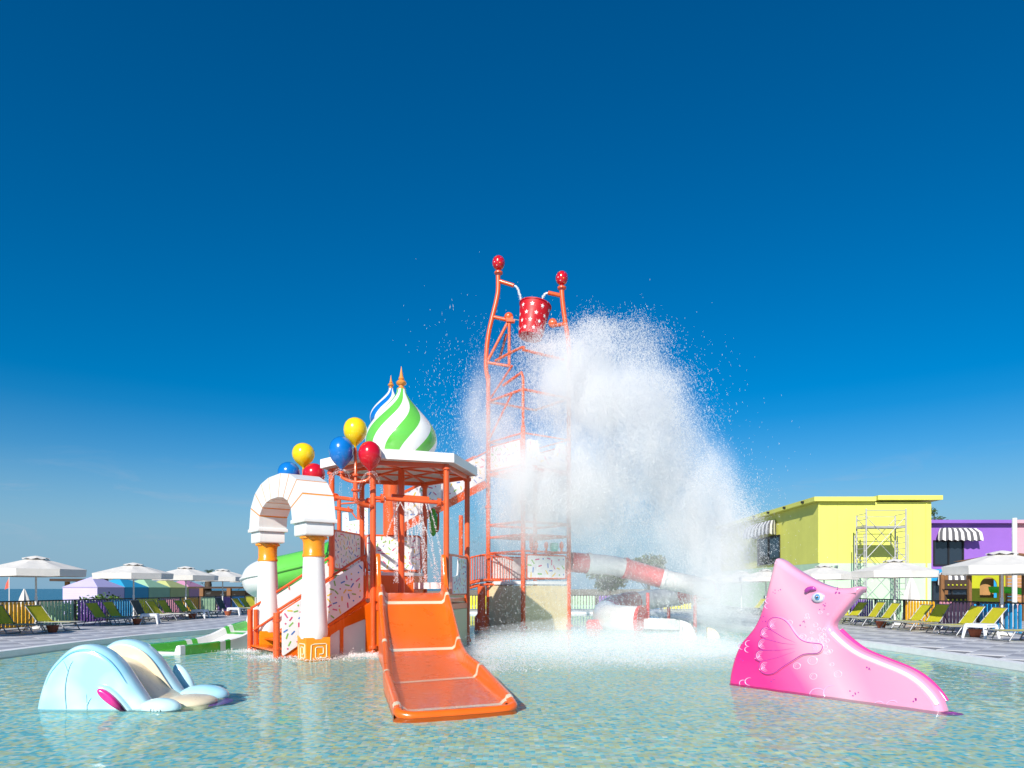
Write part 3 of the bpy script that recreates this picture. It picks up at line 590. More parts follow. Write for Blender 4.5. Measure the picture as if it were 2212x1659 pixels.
for i in range(len(angs) - 1):
    g = 1.1 if i else 0; g2 = 1.1 if i < len(angs) - 2 else 0
    def pt(a_, b_, th, sh):   # shrink towards block middle along the joint
        return sup(a_, b_, th)
    q = [sup(ao, bo, angs[i]), sup(ao, bo, angs[i + 1]), sup(ai, bi, angs[i + 1]), sup(ai, bi, angs[i])]; q = [Vector((x, y)) for x, y in q]
    t0 = (q[1] - q[0]).normalized(); t1 = (q[2] - q[3]).normalized(); gp = .02
    if i: q[0] += t0 * gp; q[3] += t1 * gp
    if i < len(angs) - 2: q[1] -= t0 * gp; q[2] -= t1 * gp
    obj('voussoir', MB().prism([mid_ - ua * p_.x + Z3 * (zb_ + p_.y) + na * T_ for p_ in q], -na * 2 * T_), WHITE, ar)
# ------------------------------------------------------------------ balloons on pipes
def balloon_mesh(c, r, h):
    prof = [(.0, .0), (.05, .01), (.10, .05), (.09, .09), (.14, .13), (.34, .25), (.58, .39), (.79, .55), (.94, .74), (1.0, .95), (.97, 1.15), (.85, 1.36), (.62, 1.53), (.32, 1.63), (.0, 1.66)]
    return MB().lathe([(max(a * r, .0005), b * h / 1.66) for a, b in prof], 28, c)
def bal(parent, x, y_base, y_top, halfw, d, m_, nm='balloon'):
    p0, p1 = P(x, y_base, d), P(x, y_top, d); obj(nm, balloon_mesh(p0, halfw * 1.07 * d / F, p1.z - p0.z), m_, parent, 60); return p0
D1 = 16.1
bc = thing('balloon_fountain', 'near cluster of blue, yellow and red balloon spouts on an orange pipe by the tower', 'fountain', P(769, 1095, D1))
b1 = bal(bc, 737.5, 1018, 943, 24.5, D1, BLUE); b2_ = bal(bc, 799, 1022, 953, 23, D1, RED); b3 = bal(bc, 767.5, 968, 902, 23.5, D1 + .15, YELLOW)
mb = MB(); mb.tube(catmull([b1, b1 - Z3 * .12, P(747, 1036, D1), P(763, 1041, D1), P(776, 1041, D1), P(791, 1038, D1), P(799, 1031, D1), b2_], 5), .035, 10); mb.tube([P(768, 1041, D1), P(768, 1010, D1 + .1), b3], .035, 10)
mb.tube(catmull([P(768, 1041, D1), P(768, 1062, D1), P(769, 1078, D1), P(778, 1088, D1 + .1), P(803, 1094, 16.4)], 5), .055, 10)
for y_, r_ in ((1059, .1), (1026, .07)): flange(mb, P(768, y_, D1), Z3, r_, .02)
for q in (b1, b2_): flange(mb, q - Z3 * .03, Z3, .07, .015)
obj('pipe', mb, STEEL, bc, 40)
D2 = 19.0
bc2 = thing('balloon_fountain', 'far cluster of blue, yellow and red balloon spouts peeking over the white arch', 'fountain', (P(664, 1300, D2).x, D2, -.27))
q1 = bal(bc2, 624, 1056, 998, 22, D2, BLUE); q2 = bal(bc2, 678.5, 1058, 1001, 22, D2, RED); q3 = bal(bc2, 655.5, 1014, 957, 22.5, D2 + .15, YELLOW)
mb = MB(); mb.tube(catmull([q1, q1 - Z3 * .15, P(645, 1076, D2), P(660, 1078, D2), P(672, 1072, D2), q2], 5), .035, 8); mb.tube([P(657, 1078, D2), q3], .035, 8); mb.tube(catmull([P(657, 1078, D2), P(660, 1110, D2), P(666, 1150, D2), (P(668, 1300, D2).x, D2, -.27)], 5), .055, 8); obj('pipe', mb, STEEL, bc2, 40)
# ------------------------------------------------------------------ second tower piece: thick column, blue dome, landing and stair to the bucket tower
LC = Vector((-3.75, 21.9, 0))
ct = thing('column_tower', 'thick orange column carrying a blue and white striped dome behind the green dome', 'play tower', (-3.87, 22.2, -.27))
cc = (-3.87, 22.2)
obj('column', MB().tube([v3(cc, -.27), v3(cc, 6.7)], .25, 20), STEEL, ct, 40)
onion(cc, .66, 6.68, 1.22, 'dome', BLUE, ct, twist=1.55)
ld = thing('landing', 'upper landing with sprinkle panels behind the hexagonal tower', 'platform', (-4.2, 22.6, -.27))
lx = [(-5.9, 23.7), (-4.15, 23.6), (-3.9, 25.3), (-5.6, 25.4)]
obj('deck_board', MB().prism([v3(p, 3.2) for p in lx], (0, 0, .12)), STEEL, ld)
for p in lx: obj('post', MB().tube([v3(p, -.27), v3(p, 4.6)], .07, 10), STEEL, ld, 40)
a, u, n_, l_ = edge_frame(lx[0], lx[1])
notch = rpoly([(.08, 3.05), (l_ - .35, 3.05), (l_ - .35, 4.05), (.85, 3.95), (.80, 3.5), (.36, 3.45), (.30, 3.85), (.08, 3.85)], .05)
panel(ld, [(.12, 3.35), (1.0, 3.35), (1.0, 4.25), (.72, 4.25), (.70, 3.85), (.34, 3.80), (.32, 4.1), (.12, 4.1)], a, u, Z3, n_, WPANEL, .03, spr=31, ln=.11, dist=.11)
obj('guard_rail', MB().tube([a + Z3 * 4.4, a + u * l_ + Z3 * 4.5], .03, 8), STEEL, ld, 40); obj('guard_rail', MB().tube([a + Z3 * 4.3 + u * .3, a + u * .6 + Z3 * 3.9], .025, 8), STEEL, ld, 40)
obj('skirt', MB().prism([v3(lx[1], 1.9), v3((lx[1][0] + 1.0, lx[1][1] + .4), 1.9), v3((lx[1][0] + 1.0, lx[1][1] + .4), 3.3), v3(lx[1], 3.3)], (0, .05, 0)), ORANGE, ld)
# flight of stairs
fl = thing('stair', 'long upper stair with sprinkle printed sides climbing to the bucket tower', 'stair', (-2.2, 24, 0))
A2, B2v = Vector((-4.1, 24.1, 3.5)), Vector((-.98, 26.15, 5.5)); off_ = Vector((-.45, .8, 0))
uh = (B2v - A2); uh.z = 0; Lh = uh.length; uh.normalize(); nh = Vector((uh.y, -uh.x, 0))
for sd_, of in ((1, Vector((0, 0, 0))), (0, off_)):
    k = 4; rise = (B2v.z - A2.z)
    obj('stringer', MB().beam(A2 + of - Z3 * .05, B2v + of - Z3 * .05, .06, .26), STEEL, fl)
    for i in range(k):
        s0, s1 = Lh * i / k + .05, Lh * (i + 1) / k - .03; z0 = A2.z + rise * i / k; z1 = A2.z + rise * (i + 1) / k
        panel(fl, rpoly([(s0, z0 + .12), (s1, z1 + .12), (s1, z1 + 1.08), (s0, z0 + 1.08)], .06), Vector((A2.x, A2.y, 0)) + of, uh, Z3, nh, WPANEL, .03, spr=40 + i if sd_ else None, ln=.17, dist=.17)
    obj('handrail', MB().tube([A2 + of + Z3 * 1.15, B2v + of + Z3 * 1.15], .03, 8), STEEL, fl, 40)
for i in range(13):
    t_ = (i + .5) / 13; p = A2.lerp(B2v, t_); d = uh * (Lh / 13 * .5); obj('tread', MB().add([p - d, p - d + off_, p + d + off_, p + d, p - d + Z3 * .04, p - d + off_ + Z3 * .04, p + d + off_ + Z3 * .04, p + d + Z3 * .04], [(3, 2, 1, 0), (4, 5, 6, 7), (0, 1, 5, 4), (1, 2, 6, 5), (2, 3, 7, 6), (3, 0, 4, 7)]), STEEL, fl)
# green leaf-shaped water wheel seen between posts
lw = thing('water_spinner', 'green leaf shaped water spinner hanging in the orange tower frame', 'water toy', P(937, 1110, 20.6))
mb = MB(); mb.ball(P(936, 1128, 20.6), (.13, .06, .42), 12, 10); obj('leaf', mb, GREEN, lw, 60)
mb = MB(); mb.tube(catmull([P(930, 1135, 20.6), P(945, 1148, 20.6), P(947, 1112, 20.6), P(943, 1106, 20.6), P(925, 1108, 20.6), v3(HV['B2'], P(925, 1112, 20).z)], 5), .03, 8); obj('bracket', mb, STEEL, lw, 40)
# ------------------------------------------------------------------ bucket tower
TP = [Vector((.395, 24.7, 0)), Vector((2.12, 25.9, 0)), Vector((.92, 27.6, 0)), Vector((-.90, 26.35, 0))]     # near, right, rear, left
bt = thing('bucket_tower', 'tall orange bucket tower with two curved masts topped by dotted red balls', 'play tower', (.62, 26.1, -.27))
for i, (p, h_) in enumerate(zip(TP, (7.3, 9.2, 7.0, 9.6))):
    mb = MB(); mb.tube([p - Z3 * .27, p + Z3 * h_], .085, 12); flange(mb, p + Z3 * .12, Z3, .15); flange(mb, p + Z3 * 4.6, Z3, .13); obj('post', mb, STEEL, bt, 40)
def tdeck(z, t_, m_, nm): obj(nm, MB().prism([p + Z3 * z for p in TP], (0, 0, t_)), m_, bt)
tdeck(5.75, .12, STEEL, 'upper_deck'); tdeck(1.66, .12, WPANEL, 'lower_deck'); tdeck(3.4, .08, STEEL, 'middle_beam')
for i in range(4):
    a_, b_ = TP[i], TP[(i + 1) % 4]; a, u, n_, l_ = edge_frame(a_, b_)
    n_ = Vector((u.y, -u.x, 0)); n_ = n_ if (Vector((.62, 26.1, 0)) - a).dot(n_) < 0 else -n_
    panel(bt, [(.08, -.27), (l_ - .08, -.27), (l_ - .08, 1.62), (.08, 1.62)], a, u, Z3, n_, BEIGE, .04, name='wall_panel')
    if i != 3: panel(bt, rrect(.16, 1.88, l_ - .16, 2.72, .06), a, u, Z3, n_, WPANEL, .03, spr=50 + i, rim=STEEL, rim_r=.03, ln=.19, dist=.19)
    if i in (0,): pl = rpoly([(.16, 5.95), (l_ - .16, 5.95), (l_ - .16, 6.85), (l_ - .62, 6.85), (l_ - .7, 6.4), (.75, 6.4), (.66, 6.85), (.16, 6.85)], .08)
    else: pl = rrect(.14, 5.95, l_ - .14, 6.85, .08)
    panel(bt, pl, a, u, Z3, n_, WPANEL, .03, spr=60 + i, rim=STEEL if i else None, rim_r=.03, ln=.18, dist=.185)
    for z_, r_ in ((7.05, .035), (3.9, .05), (2.85, .035)): obj('guard_rail', MB().tube([a_ + Z3 * z_, b_ + Z3 * z_], r_, 8), STEEL, bt, 40)
    obj('guard_rail', MB().tube([a_ + Z3 * 8.6, b_ + Z3 * 8.6], .05, 8), STEEL, bt, 40)
# crossbars, braces, curved hoop rail
for z0, z1 in ((7.1, 8.6), (8.6, 9.6)): obj('brace', MB().tube([TP[3] + Z3 * z0, TP[0].lerp(TP[3], .3) + Z3 * z1], .04, 8), STEEL, bt, 40)
hoop = [TP[3].lerp(TP[0], t_) + Vector((.5 * math.sin(math.pi * t_), -.6 * math.sin(math.pi * t_), 0)) + Z3 * (10.0 + .12 * math.sin(math.pi * t_)) for t_ in np.linspace(.1, 1, 9)] + [TP[0].lerp(TP[1], t_) + Z3 * 10.0 for t_ in (.3, .6, .9)]
obj('hoop_rail', MB().tube(hoop, .05, 8), STEEL, bt, 40)
obj('post', MB().tube([TP[0] + Z3 * 7.3, TP[0] + Z3 * 9.0, TP[0] + Vector((-.05, 0, 9.2)), TP[3].lerp(TP[0], .45) + Z3 * 9.0], .05, 8), STEEL, bt, 40)
# masts
YM = 26.35; YR = 25.9
def mast(pts, y, base, ball_px, br):
    path = [base] + [P(x, yy, y) for x, yy in reversed(pts)]; mb = MB(); mb.tube(catmull(path, 4), .088, 12); b_ = P(*ball_px, y)
    flange(mb, b_ - Z3 * (br + .13), Z3, .16, .03); ms = obj('mast', mb, STEEL, bt, 50)
    mb = MB(); mb.ball(b_, (br * .97, br * .97, br * 1.12), 24, 16); mb.lathe([(.07, -.12), (.05, 0), (.09, .1)], 12, b_ - Z3 * (br + .05)); bl = obj('ball', mb, RED, ms, 60)
    mb = MB(); ga = math.pi * (3 - math.sqrt(5))
    for k in range(36):
        zz = 1 - 2 * (k + .5) / 36; rr_ = math.sqrt(1 - zz * zz); n_ = Vector((rr_ * math.cos(ga * k), rr_ * math.sin(ga * k), zz)); c_ = b_ + Vector((n_.x * br * .985, n_.y * br * .985, n_.z * br * 1.135)); q = n_.orthogonal().normalized(); r2 = n_.cross(q)
        mb.flat([c_ + (q * math.cos(2 * math.pi * j / 8) + r2 * math.sin(2 * math.pi * j / 8)) * .019 + n_ * .004 for j in range(8)], k % 4)
    tag(obj('dot_print', mb, [WPANEL, SPR[1], SPR[3], SPR[1]], bl), kind='stuff')
    return ms
mast([(1076, 596), (1076, 627), (1071.7, 652), (1064.4, 681.6), (1057, 713), (1052, 748), (1050, 794)], YM, TP[3] + Z3 * 9.4, (1077, 568), .245)
mast([(1213.5, 628), (1215.6, 654.5), (1221, 696), (1224.6, 717), (1229, 760)], YR, TP[1] + Z3 * 9.0, (1213.5, 601), .235)
def rod(pts, r_, nm='arm', par=bt): obj(nm, MB().tube(pts, r_, 10), STEEL, par, 40)
rod([P(1078, 607, YM), P(1110, 617, YM - .1)], .075, 'spout'); rod([P(1214, 639, YR), P(1184, 632.5, YR)], .075, 'spout')
rod([P(1065, 684.5, YM), P(1112, 695, YM - .1)], .07); rod([P(1100, 693, YM - .1), P(1100, 791, YM - .1)], .06); rod([P(1051, 783, YM), P(1101, 791, YM - .1)], .055); rod([P(1097, 696, YM - .1), P(1053, 781, YM)], .055)
rod([P(1094, 722, YM + 1.0), P(1077, 782, YM + 1.0)], .05); rod([P(1222, 700, YR), P(1190, 704, YR)], .07)
mb = MB(); mb.ball(P(1099, 684, YM - .1), (.17, .14, .16), 12, 8); mb.box(P(1101, 691, YM - .1), (.25, .22, .2)); obj('bearing', mb, STEEL, bt, 50)
mb = MB(); mb.ball(P(1194, 698, YR), (.17, .14, .18), 12, 8); obj('bearing', mb, STEEL, bt, 50)
obj('axle', MB().tube([P(1100, 688, YM - .1), P(1122, 692, YM - .15)], .022, 8).tube([P(1178, 699, YR), P(1194, 699, YR)], .022, 8), CHROME, bt, 40)
# tipping bucket, hangs on the axle between the masts
kb = thing('tipping_bucket', 'red tipping bucket with white stars between the two masts', 'bucket', P(1152, 692, 26.1))
Cb = P(1151, 694, 26.1); ax = Vector((.16, .10, 1)).normalized(); bx_ = Vector((1, 0, 0)); bx_ = (bx_ - ax * bx_.dot(ax)).normalized(); by_ = ax.cross(bx_)
r0, r1, hb = .45, .59, 1.26
def conept(th, t_, off=0): r_ = r0 + (r1 - r0) * t_ + off; return Cb + ax * (t_ - .5) * hb + (bx_ * math.cos(th) + by_ * math.sin(th)) * r_
mb = MB(); k = 36; vs = []
for (t_, o_) in ((0, 0), (.5, 0), (.97, 0), (.97, .025), (1.0, .025), (1.0, -.03), (.06, -.03)): vs += [conept(2 * math.pi * j / k, t_, o_) for j in range(k)]
fs = [(i * k + j, i * k + (j + 1) % k, (i + 1) * k + (j + 1) % k, (i + 1) * k + j) for i in range(6) for j in range(k)] + [tuple(reversed(range(k))), tuple(range(6 * k, 7 * k))]
mb.add(vs, fs); bk = obj('bucket_shell', mb, mat('bucket_red', (.52, .003, .010), .5, var=.05), kb, 40)
mb = MB()
for row, t_ in enumerate((.14, .36, .58, .82)):
    for j in range(9):
        th0 = 2 * math.pi * (j + .5 * (row % 2)) / 9; q = []
        for s in range(10):
            rr_ = .088 if s % 2 == 0 else .038; a_ = math.pi / 2 + math.pi * s / 5; q.append(conept(th0 + rr_ * math.cos(a_) / .56, t_ + rr_ * math.sin(a_) / hb, .008))
        c_ = conept(th0, t_, .008); mb.add([c_] + q, [(0, s + 1, (s + 1) % 10 + 1) for s in range(10)])
tag(obj('star_print', mb, WPANEL, bk), kind='stuff')
# ------------------------------------------------------------------ arched bridge between towers
br = thing('arched_bridge', 'low arched footbridge with red railing bars between the two towers', 'bridge', (-.8, 24.6, -.27))
Pa, Pb = Vector((-1.28, 20.0, 1.55)), Vector((.25, 24.9, 1.62)); Pa = Vector((-1.78, 25.8, 1.62)); Pb = Vector((.05, 26.3, 1.62)); wdir = Vector((-.26, .96, 0))
for side in (0, 1.0):
    path = [Pa.lerp(Pb, t_) + wdir * side + Z3 * (.22 * math.sin(math.pi * t_)) for t_ in np.linspace(0, 1, 11)]
    obj('arch_beam', MB().tube(path, .05, 8).tube([p - Z3 * .17 for p in path], .045, 8), STEEL, br, 40)
    obj('hand_rail', MB().tube([p + Z3 * .95 for p in path], .028, 8), STEEL, br, 40)
    for t_ in np.linspace(.03, .97, 20): p = Pa.lerp(Pb, t_) + wdir * side + Z3 * (.22 * math.sin(math.pi * t_)); obj('baluster', MB().tube([p, p + Z3 * .95], .011, 5), STEEL, br)
for t_ in np.linspace(.03, .97, 12):
    p = Pa.lerp(Pb, t_) + Z3 * (.22 * math.sin(math.pi * t_) - .05); obj('plank', MB().beam(p, p + wdir, .17, .03), WPANEL, br)
bp = Vector((-1.62, 24.6, 0)); mb = MB(); mb.tube([bp - Z3 * .27, bp + Z3 * 3.6], .06, 10); obj('post', mb, STEEL, br, 40)
obj('post', MB().tube([bp + wdir - Z3 * .27, bp + wdir + Z3 * 4.2], .08, 10), STEEL, br, 40)
panel(br, [(0, -.27), (1.5, -.27), (1.5, 1.35), (0, 1.35)], Vector((-2.55, 22.6, 0)), Vector((.67, .74, 0)).normalized(), Z3, Vector((.74, -.67, 0)).normalized(), BEIGE, .04, name='side_panel')
mb = MB(); mb.lathe([(.26, -.27), (.26, .45), (.18, .55), (.155, .6), (.15, 1.6)], 16, (-1.12, 25.5, 0)); tag(obj('pipe_stand', mb, STEEL, None, 40), 'thick red standpipe with flared foot under the arched bridge', 'pipe')
# water toys on the lower tower rail
for i, (x_, nm, m_, lab) in enumerate(((1148, 'water_cannon', STEEL, 'red water cannon, tallest and leftmost on the tower rail'), (1158, 'water_cannon', STEEL, 'short red water cannon second from left on the tower rail'), (1180, 'water_cannon', STEEL, 'short red water cannon left of the teal tub'), (1213, 'water_cannon', STEEL, 'short red water cannon right of the teal tub'))):
    b_ = P(x_, 1192, 25.0); tag(obj(nm, MB().lathe([(.04, -.05), (.04, .12), (.075, .16), (.075, .3 if i else .55), (.03, .36 if i else .62), (.0005, .37 if i else .63)], 10, b_), m_, None, 50), lab, 'water toy', 'water cannons on the bucket tower rail')
b_ = P(1197, 1191, 25.0); tag(obj('water_tub', MB().lathe([(.12, 0), (.16, .12), (.165, .27), (.15, .29), (.10, .31), (.0005, .32)], 16, b_), mat('teal_plastic', (.08, .50, .42), .35), None, 50), 'small teal tub on the rail of the bucket tower', 'water toy')
# ------------------------------------------------------------------ red and white tube slide
rt = thing('tube_slide', 'red and white enclosed tube slide winding down to the right of the bucket tower', 'slide', (4.5, 27, -.27))
pts = [(2.2, 26.3, 2.52), (2.93, 26.5, 2.46), (3.7, 26.8, 2.42), (4.4, 27.0, 2.30), (5.3, 27.1, 2.05), (6.1, 27.0, 1.83), (7.0, 27.2, 1.66), (7.75, 27.9, 1.52), (8.0, 29.0, 1.38), (7.6, 30.1, 1.24), (6.8, 30.6, 1.12), (5.9, 30.5, 1.0), (4.9, 29.9, .86), (4.1, 28.9, .68), (3.75, 27.7, .5), (3.75, 26.5, .4), (4.1, 25.6, .36), (4.7, 25.15, .34)]
path = catmull(pts, 5); rt_r = .33; segc = 0; i = 0; cuts = [0, 5, 15, 24, 36, 47, 58, 70, len(path) - 1]
def tubering(path, i0, i1, r_, open_end=False):
    return MB().tube(path[i0:i1 + 1], r_, 20, caps=False)
for k in range(len(cuts) - 1):
    i0, i1 = cuts[k], cuts[k + 1]; sg = obj('tube_section', tubering(path, i0, i1, .38 if k < 5 else .38 + .05 * (k - 4)), WHITE if k % 2 else RED2, rt, 60)
    p = path[i1]; d = (path[i1] - path[i1 - 1]).normalized(); rr_ = .38 if k < 5 else .38 + .05 * (k - 4)
    obj('joint_ring', MB().tube([p - d * .11, p - d * .03], rr_ + .025, 20, caps=False).tube([p - d * .03, p + d * .03], rr_ + .05, 20, caps=True), WHITE if k % 2 == 0 else RED2, sg, 50)
mb = MB(); vs = []
ex = [path[-1], path[-1] + Vector((.6, -.15, -.02)), path[-1] + Vector((1.3, -.25, -.04))]
for p in ex: vs += [p + Vector((0, -.5, .1)), p + Vector((0, -.42, -.25)), p + Vector((0, 0, -.34)), p + Vector((0, .42, -.25)), p + Vector((0, .5, .1))]
mb.add(vs, [(i * 5 + j, i * 5 + j + 1, (i + 1) * 5 + j + 1, (i + 1) * 5 + j) for i in range(2) for j in range(4)]); obj('exit_trough', mb, WHITE, rt, 60)
for (x_, y_) in ((7.2, 27.3), (5.3, 27.1), (6.9, 30.6)): obj('support_post', MB().tube([(x_, y_, -.27), (x_, y_, 1.35)], .075, 10), RED2, rt, 40)
for i, (x_, y_, d_, s_, lab) in enumerate(((1468, 1360, 23.6, .5, 'white curved spray fin standing beside the tube slide exit'), (1474, 1381, 20.6, .42, 'white spray fin nearest the camera in the misty pool'), (1527, 1378, 21.2, .38, 'white spray fin farthest right in the misty pool'))):
    b_ = P(x_, y_, d_); b_.z = 0; pr = [(0, -.27)] + [(s_ * math.cos(R(a_)), s_ * .85 * math.sin(R(a_))) for a_ in range(0, 91, 15)] + [(0, .85 * s_)]
    pr = [(s_, -.27)] + pr[1:] + [(0, -.27)]; vs, fs = solid2d(pr, .06, .03, 2); tag(obj('spray_fin', MB().add(place(vs, b_, X3, Z3, -Y3), fs), CREAM if i == 2 else WHITE, None, 50), lab, 'water toy', 'white spray fins')
b_ = Vector((P(1283, 1346, 26.5).x, 26.5, 0)); vs, fs = solid2d(rpoly([(-.3, -.27), (.32, -.27), (.32, .0), (.2, .33), (-.24, .33), (-.3, .2)], .06), .2, .04, 2); tag(obj('spray_block', MB().add(place(vs, b_, X3, Z3, -Y3), fs), RED2, None, 50), 'small red moulded block in the water left of the tube slide loop', 'water toy')
# ------------------------------------------------------------------ green and white open slide on the left
gs = thing('green_slide', 'green and white open flume slide curling out behind the white columns', 'slide', (-7.6, 20.5, -.27))
gp = catmull([(-4.75, 20.15, 2.6), (-5.6, 20.65, 2.28), (-6.6, 20.9, 2.05), (-7.4, 21.05, 1.9), (-7.85, 21.6, 1.76), (-7.65, 22.4, 1.58), (-6.9, 22.8, 1.32), (-6.1, 22.4, 1.05), (-5.9, 21.4, .85), (-6.2, 20.5, .68), (-6.6, 19.9, .55), (-6.95, 19.3, .45)], 6)
def flume(path, i0, i1, rad, th, a0, a1, grow=0, hi=None):
    vs = []; k = 13; fs = []
    for i in range(i0, i1 + 1):
        t_ = (path[min(i + 1, len(path) - 1)] - path[max(i - 1, 0)]); t_.z = 0; t_.normalize(); sd2 = Vector((t_.y, -t_.x, 0)); c_ = path[i] + Z3 * rad
        for o_ in (0, th):
            for j in range(k):
                a_ = R(a0 + (a1 - a0) * j / (k - 1)); vs.append(c_ + (sd2 * math.sin(a_) - Z3 * math.cos(a_)) * (rad + o_ + grow))
    n2 = 2 * k
    for i in range(i1 - i0):
        for j in range(k - 1):
            a_ = i * n2 + j; fs.append((a_, a_ + 1, a_ + n2 + 1, a_ + n2)); b_ = a_ + k; fs.append((b_ + 1, b_, b_ + n2, b_ + n2 + 1))
        for j, s_ in ((0, 1), (k - 1, -1)):
            a_ = i * n2 + j; fs.append((a_, a_ + n2, a_ + n2 + k, a_ + k) if s_ > 0 else (a_ + n2, a_, a_ + k, a_ + n2 + k))
    for i in (0, i1 - i0):
        for j in range(k - 1): a_ = i * n2 + j; fs.append((a_, a_ + k, a_ + k + 1, a_ + 1))
    mi = []
    return vs, fs
G = len(gp); GR = .52
for (i0, i1, m_) in ((0, 6, GREEN), (6, 16, LGREEN), (16, 30, WHITE), (30, 44, LGREEN), (44, G - 1, WHITE)):
    sg = obj('tube_section', MB().tube(gp[i0:i1 + 1], GR if i0 < 44 else GR * .9, 24, caps=False), m_, gs, 60)
    d = (gp[i1] - gp[i1 - 1]).normalized(); obj('joint_rib', MB().tube([gp[i1] - d * .05, gp[i1] + d * .05], GR + .06, 24), m_, sg, 50)
    for sgn in (-1, 1):                                    # bolted flange along both flanks
        q = []
        for i in range(i0, i1 + 1):
            t_ = (gp[min(i + 1, G - 1)] - gp[max(i - 1, 0)]); t_.z = 0; t_.normalize(); q.append(gp[i] + Vector((t_.y, -t_.x, 0)) * sgn * (GR + .02))
        obj('flange', MB().tube(q, .045, 8), m_, sg, 50)
for p in ((-7.0, 21.0), (-6.6, 22.6)): obj('support_post', MB().tube([v3(p, -.27), v3(p, 1.2)], .08, 10), STEEL, gs, 40)
# exit trough
ex = catmull([(-6.95, 19.3, .42), (-7.15, 18.5, .32), (-7.45, 17.8, .1), (-7.75, 17.0, .03), (-8.12, 16.05, .02)], 5)
def trough(path, i0, i1, m_, name='trough'):
    vs = []
    for i in range(i0, i1 + 1):
        t_ = (path[min(i + 1, len(path) - 1)] - path[max(i - 1, 0)]); t_.z = 0; t_.normalize(); sd2 = Vector((t_.y, -t_.x, 0)); p = path[i]; w_ = .5; h_ = .19
        pr = [(-w_ - .1, -.3 - p.z), (-w_ - .1, h_ - .02), (-w_ - .05, h_), (-w_ + .02, h_ - .02), (-w_ + .08, .02), (w_ - .08, .02), (w_ - .02, h_ - .02), (w_ + .05, h_), (w_ + .1, h_ - .02), (w_ + .1, -.3 - p.z)]
        vs += [p + sd2 * a_ + Z3 * b_ for a_, b_ in pr]
    n_ = 10; fs = [(i * n_ + j, i * n_ + j + 1, (i + 1) * n_ + j + 1, (i + 1) * n_ + j) for i in range(i1 - i0) for j in range(n_ - 1)] + [tuple(range(n_))[::-1], tuple(range((i1 - i0) * n_, (i1 - i0 + 1) * n_))]
    obj(name, MB().add(vs, fs), m_, gs, 40)
KE = len(ex) - 1
for i0, i1, m_ in ((0, 4, GREEN), (4, 5, WHITE), (5, 6, GREEN), (6, 12, WHITE), (12, 13, GREEN), (13, 14, WHITE), (14, KE - 1, GREEN), (KE - 1, KE, WHITE)): trough(ex, i0, i1, m_)
# ------------------------------------------------------------------ pale blue animal slide (left)
m, t, b = mat_nodes('pale_blue_airbrush'); b.inputs['Roughness'].default_value = .22; b.inputs['Coat Weight'].default_value = .5; b.inputs['Coat Roughness'].default_value = .06
c = N(t, 'ShaderNodeTexCoord'); n = N(t, 'ShaderNodeTexNoise', i={'Scale': 1.6, 'Detail': 2}); r_ = N(t, 'ShaderNodeValToRGB'); t.links.new(c.outputs['Object'], n.inputs['Vector']); t.links.new(n.outputs['Fac'], r_.inputs[0])
r_.color_ramp.elements[0].color = (.34, .66, .80, 1); r_.color_ramp.elements[1].color = (.56, .80, .84, 1); r_.color_ramp.elements[0].position = .38; r_.color_ramp.elements[1].position = .6; t.links.new(r_.outputs[0], b.inputs['Base Color']); PBLUE = m
SKY = mat('sky_blue_airbrush', (.22, .58, .88), .25, coat=.4, var=.1)
ps = thing('animal_slide', 'pale blue animal shaped toddler slide with a cream chute in the shallow pool', 'slide', (-5.0, 9.1, -.27))
prof = [(-5.97, -.27), (-5.96, .0), (-5.90, .26), (-5.81, .48), (-5.66, .66), (-5.52, .765), (-5.36, .80), (-5.18, .765), (-5.02, .67), (-4.88, .52), (-4.76, .34), (-4.64, .16), (-4.54, .02), (-4.40, -.12), (-4.3, -.27)]
ring = [(p.x, p.y) for p in catmull([(a, b_, 0) for a, b_ in prof], 4)]
for y_, sc in ((8.80, 1), (9.68, 1)):
    vs, fs = solid2d(ring, .035, .125, 6); wl = obj('side_wall', MB().add(place(vs, (0, y_, 0), X3, Z3, -Y3), fs), PBLUE, ps, 60)
    arc = [Vector((x, y_ - .14, z)) for x, z in ring if z > .3]; arc = [p + (Vector((-5.2, y_ - .14, .15)) - p) * .10 for p in arc]
    if y_ < 9:
        q = [p + Vector((0, -.002, 0)) for p in arc]
        mb = MB(); k = len(q); vs = []
        for i, p in enumerate(q): wd_ = .045 * math.sin(math.pi * i / (k - 1)) ** .5 + .002; dr = (Vector((-5.2, p.y, .15)) - p).normalized(); vs += [p, p + dr * wd_]
        mb.tube([p + Vector((0, -.006, 0)) for p in q], [.002 + .013 * math.sin(math.pi * i / (k - 1)) for i in range(k)], 6); obj('painted_band', mb, SKY, wl, 60)
    else:
        # inner cream face of the far wall
        inner = [(x, z) for x, z in ring]; cx_ = -5.15; inner = [(cx_ + (x - cx_) * .93, z * .93 if z > 0 else z) for x, z in inner]
        vs, fs = solid2d(inner, .004, .012, 2); obj('inner_face', MB().add(place(vs, (0, y_ - .165, 0), X3, Z3, -Y3), fs), CREAM, wl, 50)
